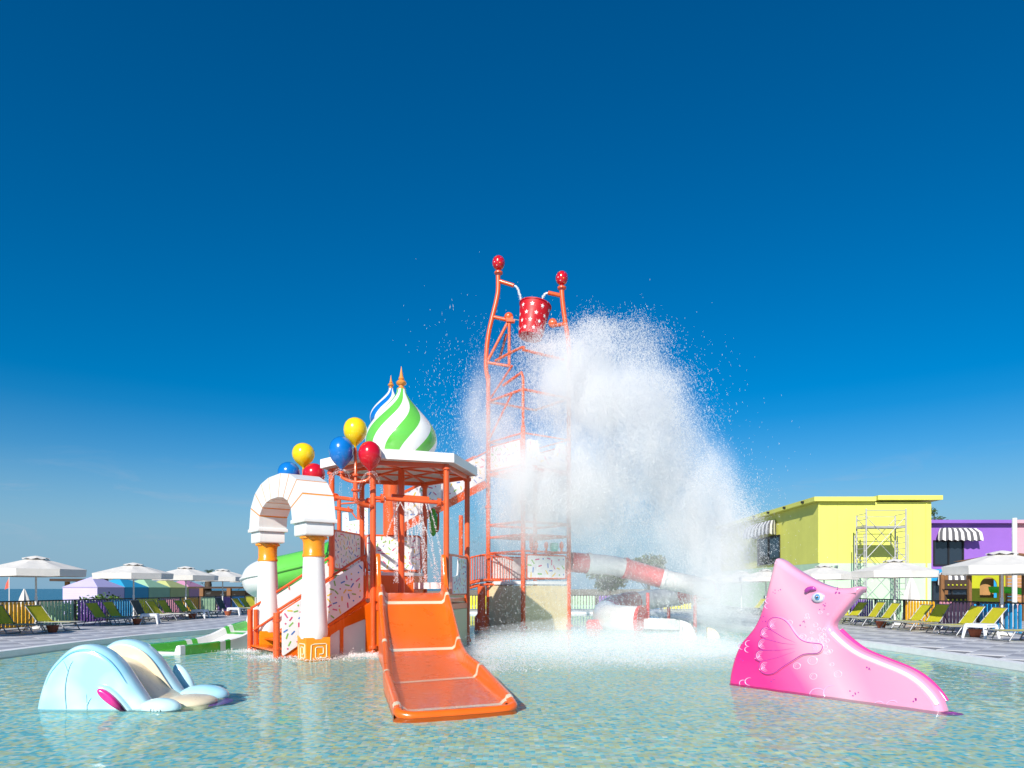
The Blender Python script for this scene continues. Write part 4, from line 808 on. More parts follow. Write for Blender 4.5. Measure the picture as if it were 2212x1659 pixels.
# chute floor between the walls
fl_ = [(-5.75, -.27), (-5.72, .2), (-5.6, .45), (-5.45, .56), (-5.28, .57), (-5.1, .50), (-4.92, .36), (-4.75, .2), (-4.58, .07), (-4.4, .015), (-4.1, .0), (-3.98, -.03), (-3.92, -.1), (-3.95, -.27)]
fr2 = [(p.x, p.y) for p in catmull([(a, b_, 0) for a, b_ in fl_], 4)]
vs, fs = solid2d(fr2, .32, .05, 3); obj('chute', MB().add(place(vs, (0, 9.22, 0), X3, Z3, -Y3), fs), CREAM, ps, 50)
ctx = [(-4.6, .02), (-4.45, .10), (-4.25, .12), (-4.05, .09), (-3.9, .02), (-3.86, -.06), (-3.95, -.2), (-4.6, -.2)]
for (cx_, cy_, rx, ry, rz_, nm, m_) in ((-4.38, 8.66, .25, .16, .12, 'foot_lobe', PBLUE), (-4.28, 9.66, .34, .20, .15, 'foot_lobe', PBLUE)):
    mb = MB(); mb.ball((cx_, cy_, .02), (rx, ry, rz_), 24, 14); lb = obj(nm, mb, m_, ps, 60)
    if cy_ < 9:
        mb = MB()
        for k in range(4): mb.tube(catmull([Vector((-4.42 + .035 * k, 8.50 + .004 * k, .03)), Vector((-4.425 + .04 * k, 8.505, .0)), Vector((-4.41 + .045 * k, 8.505, -.022))], 3), .0045, 5)
        mb.tube(catmull([Vector((-4.45, 8.508, -.012)), Vector((-4.38, 8.503, -.03)), Vector((-4.30, 8.51, -.02))], 4), .005, 5); obj('eyelash', mb, BLACK, lb)
mb = MB(); mb.ball((-4.24, 9.16, .01), (.33, .36, .10), 24, 12); obj('chute_lip', mb, CREAM, ps, 60)
mb = MB(); mb.ball((-4.12, 9.3, -.10), (.36, .42, .07), 24, 10); obj('underside', mb, mat('violet_gelcoat', (.22, .08, .42), .3, coat=.3), ps, 60)
mb = MB(); mb.ball((-4.72, 10.0, .16), (.12, .07, .28), 16, 12, mat=Matrix.Rotation(R(-26), 3, 'Y')); obj('flipper', mb, PBLUE, ps, 60)
# teardrop ear: blue rim with a magenta inside that darkens to its tip
E0, E1 = P(219, 1487, 8.62), P(281, 1539, 8.62); du = (E1 - E0); du.y = 0; le = du.length; du.normalize(); dv = Vector((-du.z, 0, du.x))
def tear(s_, wd_):
    out = []
    for i in range(28):
        a_ = 2 * math.pi * i / 28; x = (1 - math.cos(a_)) / 2; y = wd_ * math.sin(a_) * (1 - .55 * x); out.append(((x - .5) * s_ + .5, y))
    return out
m, t, b = mat_nodes('magenta_airbrush'); b.inputs['Roughness'].default_value = .2; b.inputs['Coat Weight'].default_value = .6
c = N(t, 'ShaderNodeTexCoord'); sp = N(t, 'ShaderNodeSeparateXYZ'); r_ = N(t, 'ShaderNodeValToRGB'); t.links.new(c.outputs['Generated'], sp.inputs[0]); t.links.new(sp.outputs['X'], r_.inputs[0]); t.links.new(r_.outputs[0], b.inputs['Base Color'])
r_.color_ramp.elements[0].position = .45; r_.color_ramp.elements[0].color = (.72, .02, .26, 1); r_.color_ramp.elements[1].position = .85; r_.color_ramp.elements[1].color = (.03, .005, .02, 1); MAG = m
vs, fs = solid2d([(x * le, y * le) for x, y in tear(1.26, .225)], .03, .05, 4); er = obj('ear_rim', MB().add(place(vs, E0 + Vector((0, .02, 0)), du, dv, -Y3), fs), PBLUE, ps, 60)
vs, fs = solid2d([(x * le, y * le) for x, y in tear(1.0, .155)], .03, .035, 4); obj('ear_inside', MB().add(place(vs, E0 - Y3 * .045, du, dv, -Y3), fs), MAG, er, 60)
FO = mat('fold_blue', (.48, .78, .84), .5)
mb = MB()
for pl_ in ([(142, 1530), (140, 1495), (143, 1465), (150, 1440), (157, 1428)], [(146, 1455), (142, 1440), (136, 1428)], [(187, 1538), (187, 1520), (186, 1500)], [(188, 1522), (193, 1512), (197, 1507)]):
    q = catmull([P(x, y, 8.635) for x, y in pl_], 5); mb.tube(q, [.002 + .007 * (1 - i / (len(q) - 1)) for i in range(len(q))], 6)
obj('skin_fold', mb, FO, ps, 60)
# ------------------------------------------------------------------ pink fish slide (right)
FA, FBp = Vector((3.45, 11.08, 0)), Vector((5.23, 8.46, 0)); fu = (FBp - FA).normalized(); fn = Vector((fu.y, -fu.x, 0)); fn = fn if fn.y < 0 else -fn
def fz(x, y): return ray_plane(1499.2 + .3222 * x, 1153.2 + .3222 * y, FA, FBp)
outl = [(545, 163), (580, 180), (640, 225), (720, 275), (800, 318), (870, 346), (940, 362), (1020, 362), (1078, 352), (1106, 358), (1104, 378), (1060, 430), (1000, 500), (950, 560), (918, 605), (924, 645), (1000, 715), (1100, 782), (1250, 845), (1400, 905), (1500, 968), (1580, 1045), (1630, 1115), (1658, 1185)]
left = [(226, 1000), (234, 930), (260, 830), (298, 742), (340, 690), (388, 630), (420, 570), (442, 510), (466, 430), (490, 330), (510, 250), (524, 190), (533, 168)]
o2 = [fz(*p) for p in outl]; l2 = [fz(*p) for p in left]
r2 = [(p.x, p.y) for p in catmull([(a, b_, 0) for a, b_ in o2], 4)] + [(o2[-1][0] + .05, -.27), (l2[0][0] - .03, -.27)] + [(p.x, p.y) for p in catmull([(a, b_, 0) for a, b_ in l2], 4)]
m, t, b = mat_nodes('pink_airbrush'); b.inputs['Roughness'].default_value = .2; b.inputs['Coat Weight'].default_value = .6; b.inputs['Coat Roughness'].default_value = .06
c = N(t, 'ShaderNodeTexCoord'); vd = N(t, 'ShaderNodeVectorMath', operation='DOT_PRODUCT'); vd.inputs[1].default_value = fu; sp = N(t, 'ShaderNodeSeparateXYZ'); t.links.new(c.outputs['Object'], vd.inputs[0]); t.links.new(c.outputs['Object'], sp.inputs[0])
# paint: pale in a band from the brow down to the nose of the chute, hot pink towards the back and the tail
ma = N(t, 'ShaderNodeMath', operation='MULTIPLY_ADD'); ma.inputs[1].default_value = .62; t.links.new(sp.outputs['Z'], ma.inputs[0]); t.links.new(vd.outputs['Value'], ma.inputs[2])
nz_ = N(t, 'ShaderNodeTexNoise', i={'Scale': 1.4, 'Detail': 2}); t.links.new(c.outputs['Object'], nz_.inputs['Vector']); ms = N(t, 'ShaderNodeMath', operation='MULTIPLY_ADD'); ms.inputs[1].default_value = .35; t.links.new(nz_.outputs['Fac'], ms.inputs[0]); t.links.new(ma.outputs[0], ms.inputs[2])
mr = N(t, 'ShaderNodeMapRange', i={'From Min': .65, 'From Max': 3.1}); t.links.new(ms.outputs[0], mr.inputs['Value']); r_ = N(t, 'ShaderNodeValToRGB'); t.links.new(mr.outputs[0], r_.inputs[0]); t.links.new(r_.outputs[0], b.inputs['Base Color'])
r_.color_ramp.elements[0].color = (.80, .028, .24, 1); r_.color_ramp.elements[0].position = .12
for pp, cc_ in ((.35, (.85, .10, .33, 1)), (.52, (.86, .36, .50, 1)), (.62, (.84, .44, .55, 1)), (.80, (.84, .30, .47, 1))): e = r_.color_ramp.elements.new(pp); e.color = cc_
r_.color_ramp.elements[-1].color = (.84, .34, .50, 1)
PINK = m
fs_ = thing('fish_slide', 'pink fish shaped pool slide with a raised fin and blue eye', 'slide', (FA.x, FA.y, 0))
vs, fs = solid2d(r2, .04, .085, 6); TH = .125
bodyf = obj('body', MB().add(place(vs, FA - fn * TH, fu, Z3, fn), fs), PINK, fs_, 60)
def fp(x, y, off=.0): s_, z_ = fz(x, y); return FA + fu * s_ + Z3 * z_ + fn * off
# chute edge: rounded rail along the sliding side, its highlight put into a pale colour
HOT = mat('hot_pink', (.80, .05, .28), .22, coat=.5); PALE = mat('pale_pink_highlight', (.86, .66, .70), .2, coat=.6); VIO = mat('violet_paint', (.42, .05, .35), .25, coat=.5); LIL = mat('lilac_paint', (.70, .45, .68), .25, coat=.4); PWH = mat('pearl_paint', (.84, .62, .72), .3, coat=.3)
ed = [(922, 648), (1000, 722), (1100, 792), (1250, 856), (1400, 918), (1500, 982), (1580, 1062), (1628, 1130)]
mb = MB(); mb.tube(catmull([fp(x - 6, y + 18, -.03) for x, y in ed], 5), .035, 10); obj('rail', mb, PALE, fs_, 60)
mb = MB(); mb.tube(catmull([fp(x + 6, y + 4, -TH * 1.7) for x, y in ed], 5), .04, 10); obj('rail', mb, HOT, fs_, 60)
# fin
fin = [(865, 745), (835, 735), (770, 728), (720, 708), (680, 665), (640, 605), (600, 572), (545, 560), (508, 580), (500, 615), (525, 645), (480, 630), (452, 650), (455, 685), (490, 705), (455, 708), (436, 735), (445, 765), (475, 780), (435, 785), (415, 812), (420, 840), (450, 855), (440, 880), (450, 915), (485, 938), (540, 932), (600, 890), (680, 840), (745, 805), (830, 800), (862, 775)]
ring = catmull([fp(x, y, .0) for x, y in fin], 3, True); loc = [((p - FA).dot(fu), p.z) for p in ring]
vs, fs = solid2d(loc, .004, .018, 3, off=0); fo = obj('fin', MB().add(place(vs, FA + fn * .003, fu, Z3, fn), fs), PINK, fs_, 60)
obj('outline', MB().tube([p + fn * .02 for p in ring] + [ring[0] + fn * .02], .008, 6), VIO, fo, 60)
mb = MB()
for a_, b_ in (((525, 645), (700, 735)), ((490, 705), (700, 745)), ((475, 780), (690, 765)), ((450, 855), (690, 785))): mb.tube([fp(*a_, .026), fp((a_[0] + b_[0]) / 2, (a_[1] + b_[1]) / 2 + 8, .026), fp(*b_, .024)], [.006, .004, .001], 5)
obj('crease', mb, VIO, fo, 60)
mb = MB()
for (x, y) in ((545, 605), (490, 660), (470, 738), (455, 815), (485, 890)):
    for k, rr_ in enumerate((30, 20, 10)):
        q = [fp(x + rr_ * math.cos(R(a_)) * .95, y + rr_ * math.sin(R(a_)), .027) for a_ in range(60, 320, 20)]; mb.tube(q, [.0015 + .0035 * math.sin(math.pi * i / (len(q) - 1)) for i in range(len(q))], 5)
for k, rr_ in enumerate((42, 30, 18)):
    q = [fp(795 + rr_ * math.cos(R(a_)), 768 + rr_ * math.sin(R(a_)) * .75, .027) for a_ in range(-80, 81, 20)]; mb.tube(q, .004, 5)
obj('fin_swirl', mb, LIL, fo, 60)
# eye and brow
ec = fp(832, 428, .01); sc_ = .3222 * 9.85 / F
fr3 = frame_rot(fu, Z3, fn)
mb = MB(); mb.ball(ec, (43 * sc_, 33 * sc_, .045), 24, 12, mat=fr3); obj('eye_rim', MB().tube([fp(832 + 44 * math.cos(2 * math.pi * j / 24), 428 + 34 * math.sin(2 * math.pi * j / 24), .006) for j in range(25)], .007, 6), LIL, fs_, 60); ey = obj('eye', mb, mat('eye_white', (.62, .66, .74), .12, coat=.7), fs_, 60)
mb = MB(); mb.ball(fp(838, 426, .03), (22 * sc_, 23 * sc_, .038), 20, 10, mat=fr3); obj('iris', mb, mat('iris_blue', (.10, .30, .55), .1, coat=.8), ey, 60)
mb = MB(); mb.ball(fp(841, 425, .05), (10 * sc_, 11 * sc_, .025), 16, 8, mat=fr3); obj('pupil', mb, BLACK, ey, 60)
mb = MB(); mb.ball(fp(842, 421, .072), (4 * sc_, 4 * sc_, .006), 10, 6, mat=fr3); obj('eye_glint_dot', mb, PWH, ey, 60)
mb = MB(); mb.tube(catmull([fp(755, 395, .02), fp(765, 378, .03), fp(785, 368, .03), (fp(808, 366, .03)), fp(826, 374, .02)], 4), [.006, .018, .027, .03, .031, .032, .033, .033, .032, .032, .031, .03, .028, .024, .018, .012, .006], 10); obj('brow', mb, VIO, fs_, 60)
# freckles, bubbles, scales: airbrushed marks as thin flat shapes
mb = MB(); rr = random.Random(3)
for (x, y) in ((560, 375), (975, 385), (860, 485), (455, 570), (725, 600), (300, 850), (515, 985), (1175, 905), (1075, 1075), (1500, 1120)):
    for k in range(5):
        q = fp(x + rr.uniform(-30, 30), y + rr.uniform(-24, 24), .0035); r_ = rr.uniform(.006, .013); mb.flat([q + fu * r_ * math.cos(a_ * math.pi / 4) + Z3 * r_ * math.sin(a_ * math.pi / 4) for a_ in range(8)])
tag(obj('freckle_print', mb, VIO, fs_), kind='stuff')
mb = MB()
for k in range(46):
    if k < 12: x, y, r_ = [(640, 595, 20), (615, 725, 26), (720, 780, 34), (795, 850, 32), (690, 885, 24), (800, 955, 24), (965, 940, 26), (595, 828, 18), (730, 690, 22), (925, 875, 14), (890, 790, 20), (815, 610, 16)][k]
    else: x, y, r_ = rr.gauss(850, 75), rr.gauss(670, 75), rr.uniform(7, 17)
    if not inpoly(*fz(x, y), r2): continue
    q = [fp(x + r_ * math.cos(2 * math.pi * j / 16), y + r_ * .85 * math.sin(2 * math.pi * j / 16), .001) for j in range(17)]; mb.tube(q, .002 + r_ * .00006, 5)
    q = [fp(x + r_ * .55 * math.cos(R(a_)), y + r_ * .5 * math.sin(R(a_)), .001) for a_ in range(150, 300, 25)]; mb.tube(q, .002, 5)
tag(obj('bubble_print', mb, PWH, fs_, 60), kind='stuff')
mb = MB()
for (x, y, r_, a0, a1) in ((500, 450, 20, 90, 270), (495, 485, 20, 90, 270), (370, 735, 25, 90, 280), (325, 755, 25, 90, 280), (365, 775, 24, 90, 270), (375, 990, 32, 90, 280), (330, 1000, 25, 120, 300), (930, 1065, 62, 90, 280), (830, 1080, 55, 150, 320), (1330, 1150, 40, 180, 330), (1240, 1150, 34, 180, 330)):
    q = [fp(x + r_ * math.cos(R(a_)), y + r_ * .8 * math.sin(R(a_)), .002) for a_ in np.linspace(a0, a1, 12)]; mb.tube(q, [.002 + .006 * math.sin(math.pi * i / 11) for i in range(12)], 5)
tag(obj('scale_print', mb, LIL, fs_, 60), kind='stuff')
mb = MB(); mb.ball(FBp + fu * .1 - fn * .06 + Vector((0, 0, -.06)), (.12, .12, .07), 12, 8); obj('chute_tip', mb, VIO, fs_, 60)
# ------------------------------------------------------------------ parasols, loungers, tables, pots
FAB = mat('canvas_white', (.68, .655, .61), .85, var=.04, scale=5, bump=.3, bscale=90)
def make_parasol(seed):
    rr = random.Random(seed); root = thing('parasol', 'x', 'parasol', (0, 0, 0), 'white parasols along both sides of the pool', local=True)
    r_, n_ = 1.62, 8; ang_ = [2 * math.pi * (k + .5) / n_ for k in range(n_)]
    mb = MB(); sub = 5; rows = []
    for i in range(sub + 1):
        t_ = .12 + .88 * i / sub; row = []
        for k in range(n_):
            for j in range(4):
                f = j / 4; a, b_ = ang_[k], ang_[(k + 1) % n_] + (2 * math.pi if k == n_ - 1 else 0)
                x = r_ * t_ * (math.cos(a) * (1 - f) + math.cos(b_) * f); y = r_ * t_ * (math.sin(a) * (1 - f) + math.sin(b_) * f)
                sag = -.05 * math.sin(math.pi * f) * t_ * math.sin(math.pi * min(t_, .97)) ; row.append((x, y, 2.55 - .44 * t_ ** 1.05 + sag))
        rows.append(row)
    k4 = n_ * 4; vs = [p for row in rows for p in row]; fs = [(i * k4 + j, i * k4 + (j + 1) % k4, (i + 1) * k4 + (j + 1) % k4, (i + 1) * k4 + j) for i in range(sub) for j in range(k4)]
    mb.add(vs, fs); can = obj('canopy', mb, FAB, root, 22)
    mb = MB(); top = rows[-1]; vs = list(top); 
    for q, dz in ((.99, -.1), (.985, -.25)): vs += [(x * (q + rr.uniform(-.012, .012) * (1 if j % 4 else .2)), y * (q + rr.uniform(-.012, .012)), z + dz + rr.uniform(-.008, .008)) for j, (x, y, z) in enumerate(top)]
    mb.add(vs, [(i * k4 + j, i * k4 + (j + 1) % k4, (i + 1) * k4 + (j + 1) % k4, (i + 1) * k4 + j) for i in range(2) for j in range(k4)]); obj('valance', mb, FAB, can, 22)
    mb = MB(); k = n_ * 2; vs = []
    for i, (t_, z) in enumerate(((.03, 2.60), (.14, 2.56), (.25, 2.465))):
        for j in range(k):
            a = ang_[0] + 2 * math.pi * j / k; up = .05 if (i == 2 and j % 2) else 0; vs.append((r_ * t_ * math.cos(a) * 1.05, r_ * t_ * math.sin(a) * 1.05, z + up))
    mb.add(vs, [(i * k + j, i * k + (j + 1) % k, (i + 1) * k + (j + 1) % k, (i + 1) * k + j) for i in range(2) for j in range(k)] + [tuple(range(k))]); obj('vent_cap', mb, FAB, can, 22)
    obj('pole', MB().tube([(0, 0, 0), (0, 0, 2.6)], .032, 10).lathe([(.045, .95), (.045, 1.15)], 10), WHITE, root, 40)
    obj('hub', MB().lathe([(.06, 1.98), (.07, 2.0), (.07, 2.08), (.06, 2.1)], 10), WHITE, root, 40)
    for a in ang_: obj('rib', MB().beam((.06 * math.cos(a), .06 * math.sin(a), 2.5), (r_ * .97 * math.cos(a), r_ * .97 * math.sin(a), 2.085), .018, .024), ALU, root)
    obj('base', MB().lathe([(.30, 0), (.30, .05), (.26, .08), (.06, .09), (.06, .22), (.045, .22)], 20), WHITE, root, 40)
    return root
par = [make_parasol(1), make_parasol(2)]; pi_ = 0
ordn = ['nearest', 'second', 'third', 'fourth', 'fifth', 'sixth', 'seventh', 'eighth', 'ninth', 'tenth', 'eleventh', 'twelfth', 'thirteenth', 'fourteenth']
first = [True, True]
def put(protos, flags, i, loc, rz, label):
    k = i % len(protos)
    if flags[k]: flags[k] = False; o = protos[k]
    else: o = copy_tree(protos[k])
    o.location = loc; o.rotation_euler = (0, 0, rz); o['label'] = label; return o
jobs = []
for i, y in enumerate((24.8, 31.2, 36.2, 40.8, 46.0)): jobs.append((-17.0, y, f'white parasol by the left fence, {ordn[i]} from the camera in that row'))
for i, y in enumerate((21.4, 27.4, 33.6, 41.3, 45.7, 50.6)): jobs.append((15.1, y, f'white parasol by the right fence, {ordn[i]} from the camera in that row'))
jobs.append((-17.0, 19.0, 'white parasol just outside the left edge of the view'))
for i, (x, y, lab) in enumerate(jobs): put(par, first, i, (x, y, DZ), R(11 * i % 45 - 8), lab)
SL = mat('lime_sling', (.56, .52, .012), .7, var=.06, scale=8, bump=.3, bscale=200); SLD = mat('shaded_sling', (.09, .085, .07), .7, var=.06)  # second sling: seat lying in shade, the shade put into its colour
mtr = SL.node_tree; bs = mtr.nodes['Principled BSDF']
def make_lounger(slm, ba):
    root = thing('sun_lounger', 'x', 'sun lounger', (0, 0, 0), 'sun loungers along both sides of the pool', local=True); w_ = .345; hz_ = .30
    hx = .72; c_, s_ = math.cos(R(ba)), math.sin(R(ba)); bl = .70; bx0, bz0 = hx - bl * c_, hz_ + bl * s_
    def sheet(p, q, nm, sag=.02):
        mb = MB(); vs = []; k = 8
        for zoff in (0, -.006):
            for i in range(k + 1):
                t_ = i / k
                for y in (-w_, w_): vs.append((p[0] + (q[0] - p[0]) * t_, y, p[1] + (q[1] - p[1]) * t_ - sag * math.sin(math.pi * t_) + zoff))
        fs = [(i * 2, i * 2 + 1, i * 2 + 3, i * 2 + 2) for i in range(k)] + [(18 + i * 2 + 1, 18 + i * 2, 18 + i * 2 + 2, 18 + i * 2 + 3) for i in range(k)]
        obj(nm, mb.add(vs, fs), slm, root, 30)
    sheet((hx + .02, hz_), (1.86, hz_), 'seat_sling'); sheet((hx - .02 * c_, hz_ + .02), (bx0, bz0), 'back_sling')
    for y in (-w_ - .012, w_ + .012):
        obj('side_rail', MB().tube([(hx - .1, y, hz_ - .01), (1.9, y, hz_ - .01)], .015, 8), ALU, root, 40); obj('back_rail', MB().tube([(hx, y, hz_), (bx0, y, bz0)], .014, 8), ALU, root, 40)
        obj('knuckle', MB().tube([(hx, y - .025, hz_ - .01), (hx, y + .025, hz_ - .01)], .035, 8), BLACK, root, 40); obj('corner_cap', MB().tube([(bx0, y - .01, bz0), (bx0 - .01, y, bz0 + .012)], .022, 6), BLACK, root, 40)
    obj('head_bar', MB().tube([(bx0, -w_ - .012, bz0), (bx0, w_ + .012, bz0)], .014, 8), ALU, root, 40)
    obj('foot_bar', MB().tube([(1.9, -w_ - .012, hz_ - .01), (1.9, w_ + .012, hz_ - .01)], .015, 8), ALU, root, 40)
    for x0, x1 in ((1.55, 1.72), (.78, .92)):
        for y in (-w_, w_): obj('leg', MB().tube([(x0, y, hz_ - .01), (x1, y, .025)], .019, 8), ALU, root, 40)
        obj('ground_bar', MB().tube([(x1, -w_ - .02, .02), (x1, w_ + .02, .02)], .015, 8), ALU, root, 40)
    obj('back_stay', MB().tube(catmull([(bx0 + .25, -w_, bz0 - .3), (.25, -w_, .05), (.22, -w_ + .05, .02), (.22, w_ - .05, .02), (.25, w_, .05), (bx0 + .25, w_, bz0 - .3)], 4), .012, 6), BLACK, root, 40)
    return root
lo = [make_lounger(SL, 58), make_lounger(SL, 52), make_lounger(SL, 55)]; lof = [True, True, True]; dk = make_lounger(SLD, 64); dkf = [True]
for i, y in enumerate((22.0, 23.9, 27.1, 28.15, 30.0, 31.5, 32.45, 34.1, 35.1, 38.6, 41.2, 42.2)):
    dark = i in (4, 9); lab = f'{"shade-darkened" if dark else "lime green"} sun lounger by the left fence, {ordn[i]} from the camera in that row'
    put([dk] if dark else lo, dkf if dark else lof, 0 if dark else i, (-16.75, y, DZ), R(rng.uniform(-6, 6)), lab)
for i, y in enumerate((18.9, 20.9, 21.85, 23.6, 24.6, 26.5, 27.5, 29.1, 30.5, 33.2, 34.3, 37.0, 38.1, 40.6)):
    put(lo, lof, i, (15.0, y, DZ), R(180 + rng.uniform(-6, 6)), f'lime green sun lounger by the right fence, {ordn[i]} from the camera in that row')
PLAS = mat('white_plastic', (.74, .76, .80), .4, var=.03)
def make_table():
    root = thing('side_table', 'x', 'table', (0, 0, 0), 'white plastic tables between the loungers', local=True); h = .42; a = .30
    vs, fs = solid2d(rrect(-a, -a, a, a, .07), .012, .01, 2); obj('table_top', MB().add(place(vs, (0, 0, h - .02), X3, Y3, Z3), fs), PLAS, root, 30)
    mb = MB()
    for s in (-1, 1): mb.box((0, s * (a - .02), h - .07), (.5, .02, .07)); mb.box((s * (a - .02), 0, h - .07), (.02, .5, .07))
    obj('apron', mb, PLAS, root)
    for sx in (-1, 1):
        for sy in (-1, 1): obj('leg', MB().tube([(sx * (a - .04), sy * (a - .04), h - .04), (sx * (a + .02), sy * (a + .02), 0)], [.055, .035], 6), PLAS, root, 30)
    return root
tb = make_table(); tbf = [True]
for i, (x, y, rz, lab) in enumerate(((-14.6, 28.0, 20, 'white plastic table nearest the camera on the left deck'), (-15.0, 33.4, 5, 'white plastic table, middle of the three on the left deck'), (-14.9, 37.2, 15, 'white plastic table farthest away on the left deck'), (13.5, 20.0, 25, 'white woven plastic table among the loungers on the right deck'))): put([tb], tbf, 0, (x, y, DZ), R(rz), lab)
TER = mat('terracotta', (.33, .085, .035), .75, var=.12, scale=9)
def make_pot():
    root = thing('flower_pot', 'x', 'pot', (0, 0, 0), 'terracotta pots on the deck', local=True)
    obj('bowl', MB().lathe([(.11, 0), (.12, .01), (.165, .16), (.175, .22), (.155, .22), (.145, .18), (.0005, .17)], 18), TER, root, 40); obj('rim', MB().lathe([(.17, .205), (.185, .205), (.19, .235), (.165, .24)], 18), TER, root, 40); return root
pt_ = make_pot(); ptf = [True]
for x, y, lab in ((-14.95, 22.6, 'terracotta pot nearest the camera under the left loungers'), (-14.9, 27.6, 'terracotta pot beside the nearest left table'), (-15.2, 33.0, 'terracotta pot beside the middle left table'), (-15.1, 36.9, 'terracotta pot under the farthest left table'), (13.4, 25.2, 'terracotta pot under the middle loungers on the right'), (13.6, 20.4, 'terracotta pot half hidden by the right table')): put([pt_], ptf, 0, (x, y, DZ), 0, lab)
# ------------------------------------------------------------------ fences of coloured slats
FC = [mat('slat_orange', (.80, .40, .01), .4, var=.08), mat('slat_mint', (.42, .66, .40), .4, var=.08), mat('slat_purple', (.19, .07, .36), .4, var=.08), mat('slat_blue', (.015, .24, .50), .4, var=.08), mat('slat_yellow', (.80, .72, .02), .4, var=.08), mat('slat_pink', (.60, .24, .32), .4, var=.08)]
def slat_mesh(m_):
    mb = MB(); k = 8; vs = []
    for z, r_ in ((.05, .07), (.87, .07), (.92, .06), (.95, .036)): vs += [(r_ * math.cos(2 * math.pi * j / k + .39), .45 * r_ * math.sin(2 * math.pi * j / k + .39), z) for j in range(k)]
    mb.add(vs, [(i * k + j, i * k + (j + 1) % k, (i + 1) * k + (j + 1) % k, (i + 1) * k + j) for i in range(3) for j in range(k)] + [tuple(range(3 * k, 4 * k))])
    me = bpy.data.meshes.new('slat'); me.from_pydata(mb.v, [], mb.f); me.materials.append(m_); me.polygons.foreach_set('use_smooth', [True] * len(mb.f)); me.set_sharp_from_angle(angle=R(50)); return me
SM = [slat_mesh(q) for q in FC]
def fence(p0, p1, first_col, label, nm='slat_fence', nslat=10, step=2.2, seq=None):
    p0, p1 = Vector(p0), Vector(p1); d = (p1 - p0); L_ = d.length; d.normalize(); k = int(round(L_ / step)); an = math.atan2(d.y, d.x)
    root = thing(nm, label, 'fence', (p0.x, p0.y, DZ)); rz = DZ
    for i in range(k + 1): p = p0 + d * step * i; obj('post', MB().box((p.x, p.y, rz + .5), (.07, .07, 1.0), an), BLACK, root)
    for z in (.975, .12): obj('rail', MB().beam(v3(p0, rz + z) + d.orthogonal() * 0, v3(p0 + d * step * k, rz + z), .03 if z > .9 else .02, .05 if z > .9 else .035), BLACK, root)
    nrm = Vector((-d.y, d.x, 0)); nrm = nrm if nrm.dot(Vector((0, 20, 0)) - p0) > 0 else -nrm
    for i in range(k):
        for j in range(nslat):
            p = p0 + d * (step * i + .12 + (step - .24) * (j + .5) / nslat) + nrm * .035; o = bpy.data.objects.new('slat', SM[seq[i % len(seq)] if seq else (first_col + i) % 6]); COL.objects.link(o); o.parent = root; o.location = (p.x - p0.x, p.y - p0.y, 0); o.rotation_euler = (0, 0, an)
    return root
fence((-17.5, 16.8, 0), (-17.5, 54.2, 0), 3, 'left fence of coloured slats with black posts behind the loungers')     # colour cycle fits post at 27.8
fence((15.7, 16.8, 0), (15.7, 43.2, 0), 1, 'right fence of coloured slats with black posts before the yellow building', seq=(1, 2, 3, 5, 0, 1, 2, 4, 5, 0, 1, 3))
fence((-3, 47.5, 0), (12.4, 47.5, 0), 4, 'far fence of coloured slats beyond the tube slide')
# ------------------------------------------------------------------ buildings on the right
def wallmat(name, col, groove=0, axis='X', var=.05):
    m, t, b = mat_nodes(name); b.inputs['Roughness'].default_value = .6; c = N(t, 'ShaderNodeTexCoord'); n = N(t, 'ShaderNodeTexNoise', i={'Scale': .9, 'Detail': 6, 'Roughness': .65}); t.links.new(c.outputs['Object'], n.inputs['Vector'])
    r_ = N(t, 'ShaderNodeMapRange', i={'From Min': .3, 'From Max': .7, 'To Min': 1 - var, 'To Max': 1 + var}); t.links.new(n.outputs['Fac'], r_.inputs['Value']); v = N(t, 'ShaderNodeVectorMath', operation='SCALE'); v.inputs[0].default_value = col; t.links.new(r_.outputs[0], v.inputs['Scale']); t.links.new(v.outputs[0], b.inputs['Base Color'])
    if groove:
        sp = N(t, 'ShaderNodeSeparateXYZ'); t.links.new(c.outputs['Object'], sp.inputs[0]); mu = N(t, 'ShaderNodeMath', operation='MULTIPLY'); mu.inputs[1].default_value = groove; t.links.new(sp.outputs[axis], mu.inputs[0]); fr_ = N(t, 'ShaderNodeMath', operation='FRACT'); t.links.new(mu.outputs[0], fr_.inputs[0])
        gt = N(t, 'ShaderNodeMath', operation='GREATER_THAN'); gt.inputs[1].default_value = .08; t.links.new(fr_.outputs[0], gt.inputs[0]); bu = N(t, 'ShaderNodeBump', i={'Strength': .5, 'Distance': .02}); t.links.new(gt.outputs[0], bu.inputs['Height']); t.links.new(bu.outputs[0], b.inputs['Normal'])
    return m
YW = wallmat('yellow_cladding_front', (.70, .70, .14)); YS = wallmat('yellow_cladding_side', (.70, .70, .14), 2.2, 'Y'); MW = wallmat('mint_cladding_front', (.50, .70, .48)); MS = wallmat('mint_cladding_side', (.50, .70, .48), 2.2, 'Y')
PUR = wallmat('purple_render', (.27, .12, .50)); BLW = wallmat('blue_render', (.01, .30, .62)); PKW = wallmat('pink_render', (.66, .36, .42), 1.0, 'Z'); GLS = mat('dark_window_glass', (.02, .03, .045), .06, var=.02, spec=.8); AWD = mat('awning_grey', (.10, .10, .11), .8); AWW = mat('awning_white', (.76, .74, .72), .8)
BX0, BX1, BY0, BY1, GZ = 18.5, 25.3, 41.9, 61.5, DZ; SPL = 3.05; TOP = 6.75
yb = thing('yellow_building', 'two storey yellow and mint clad building with thick flat roof edge', 'building', (BX0, BY0, GZ))
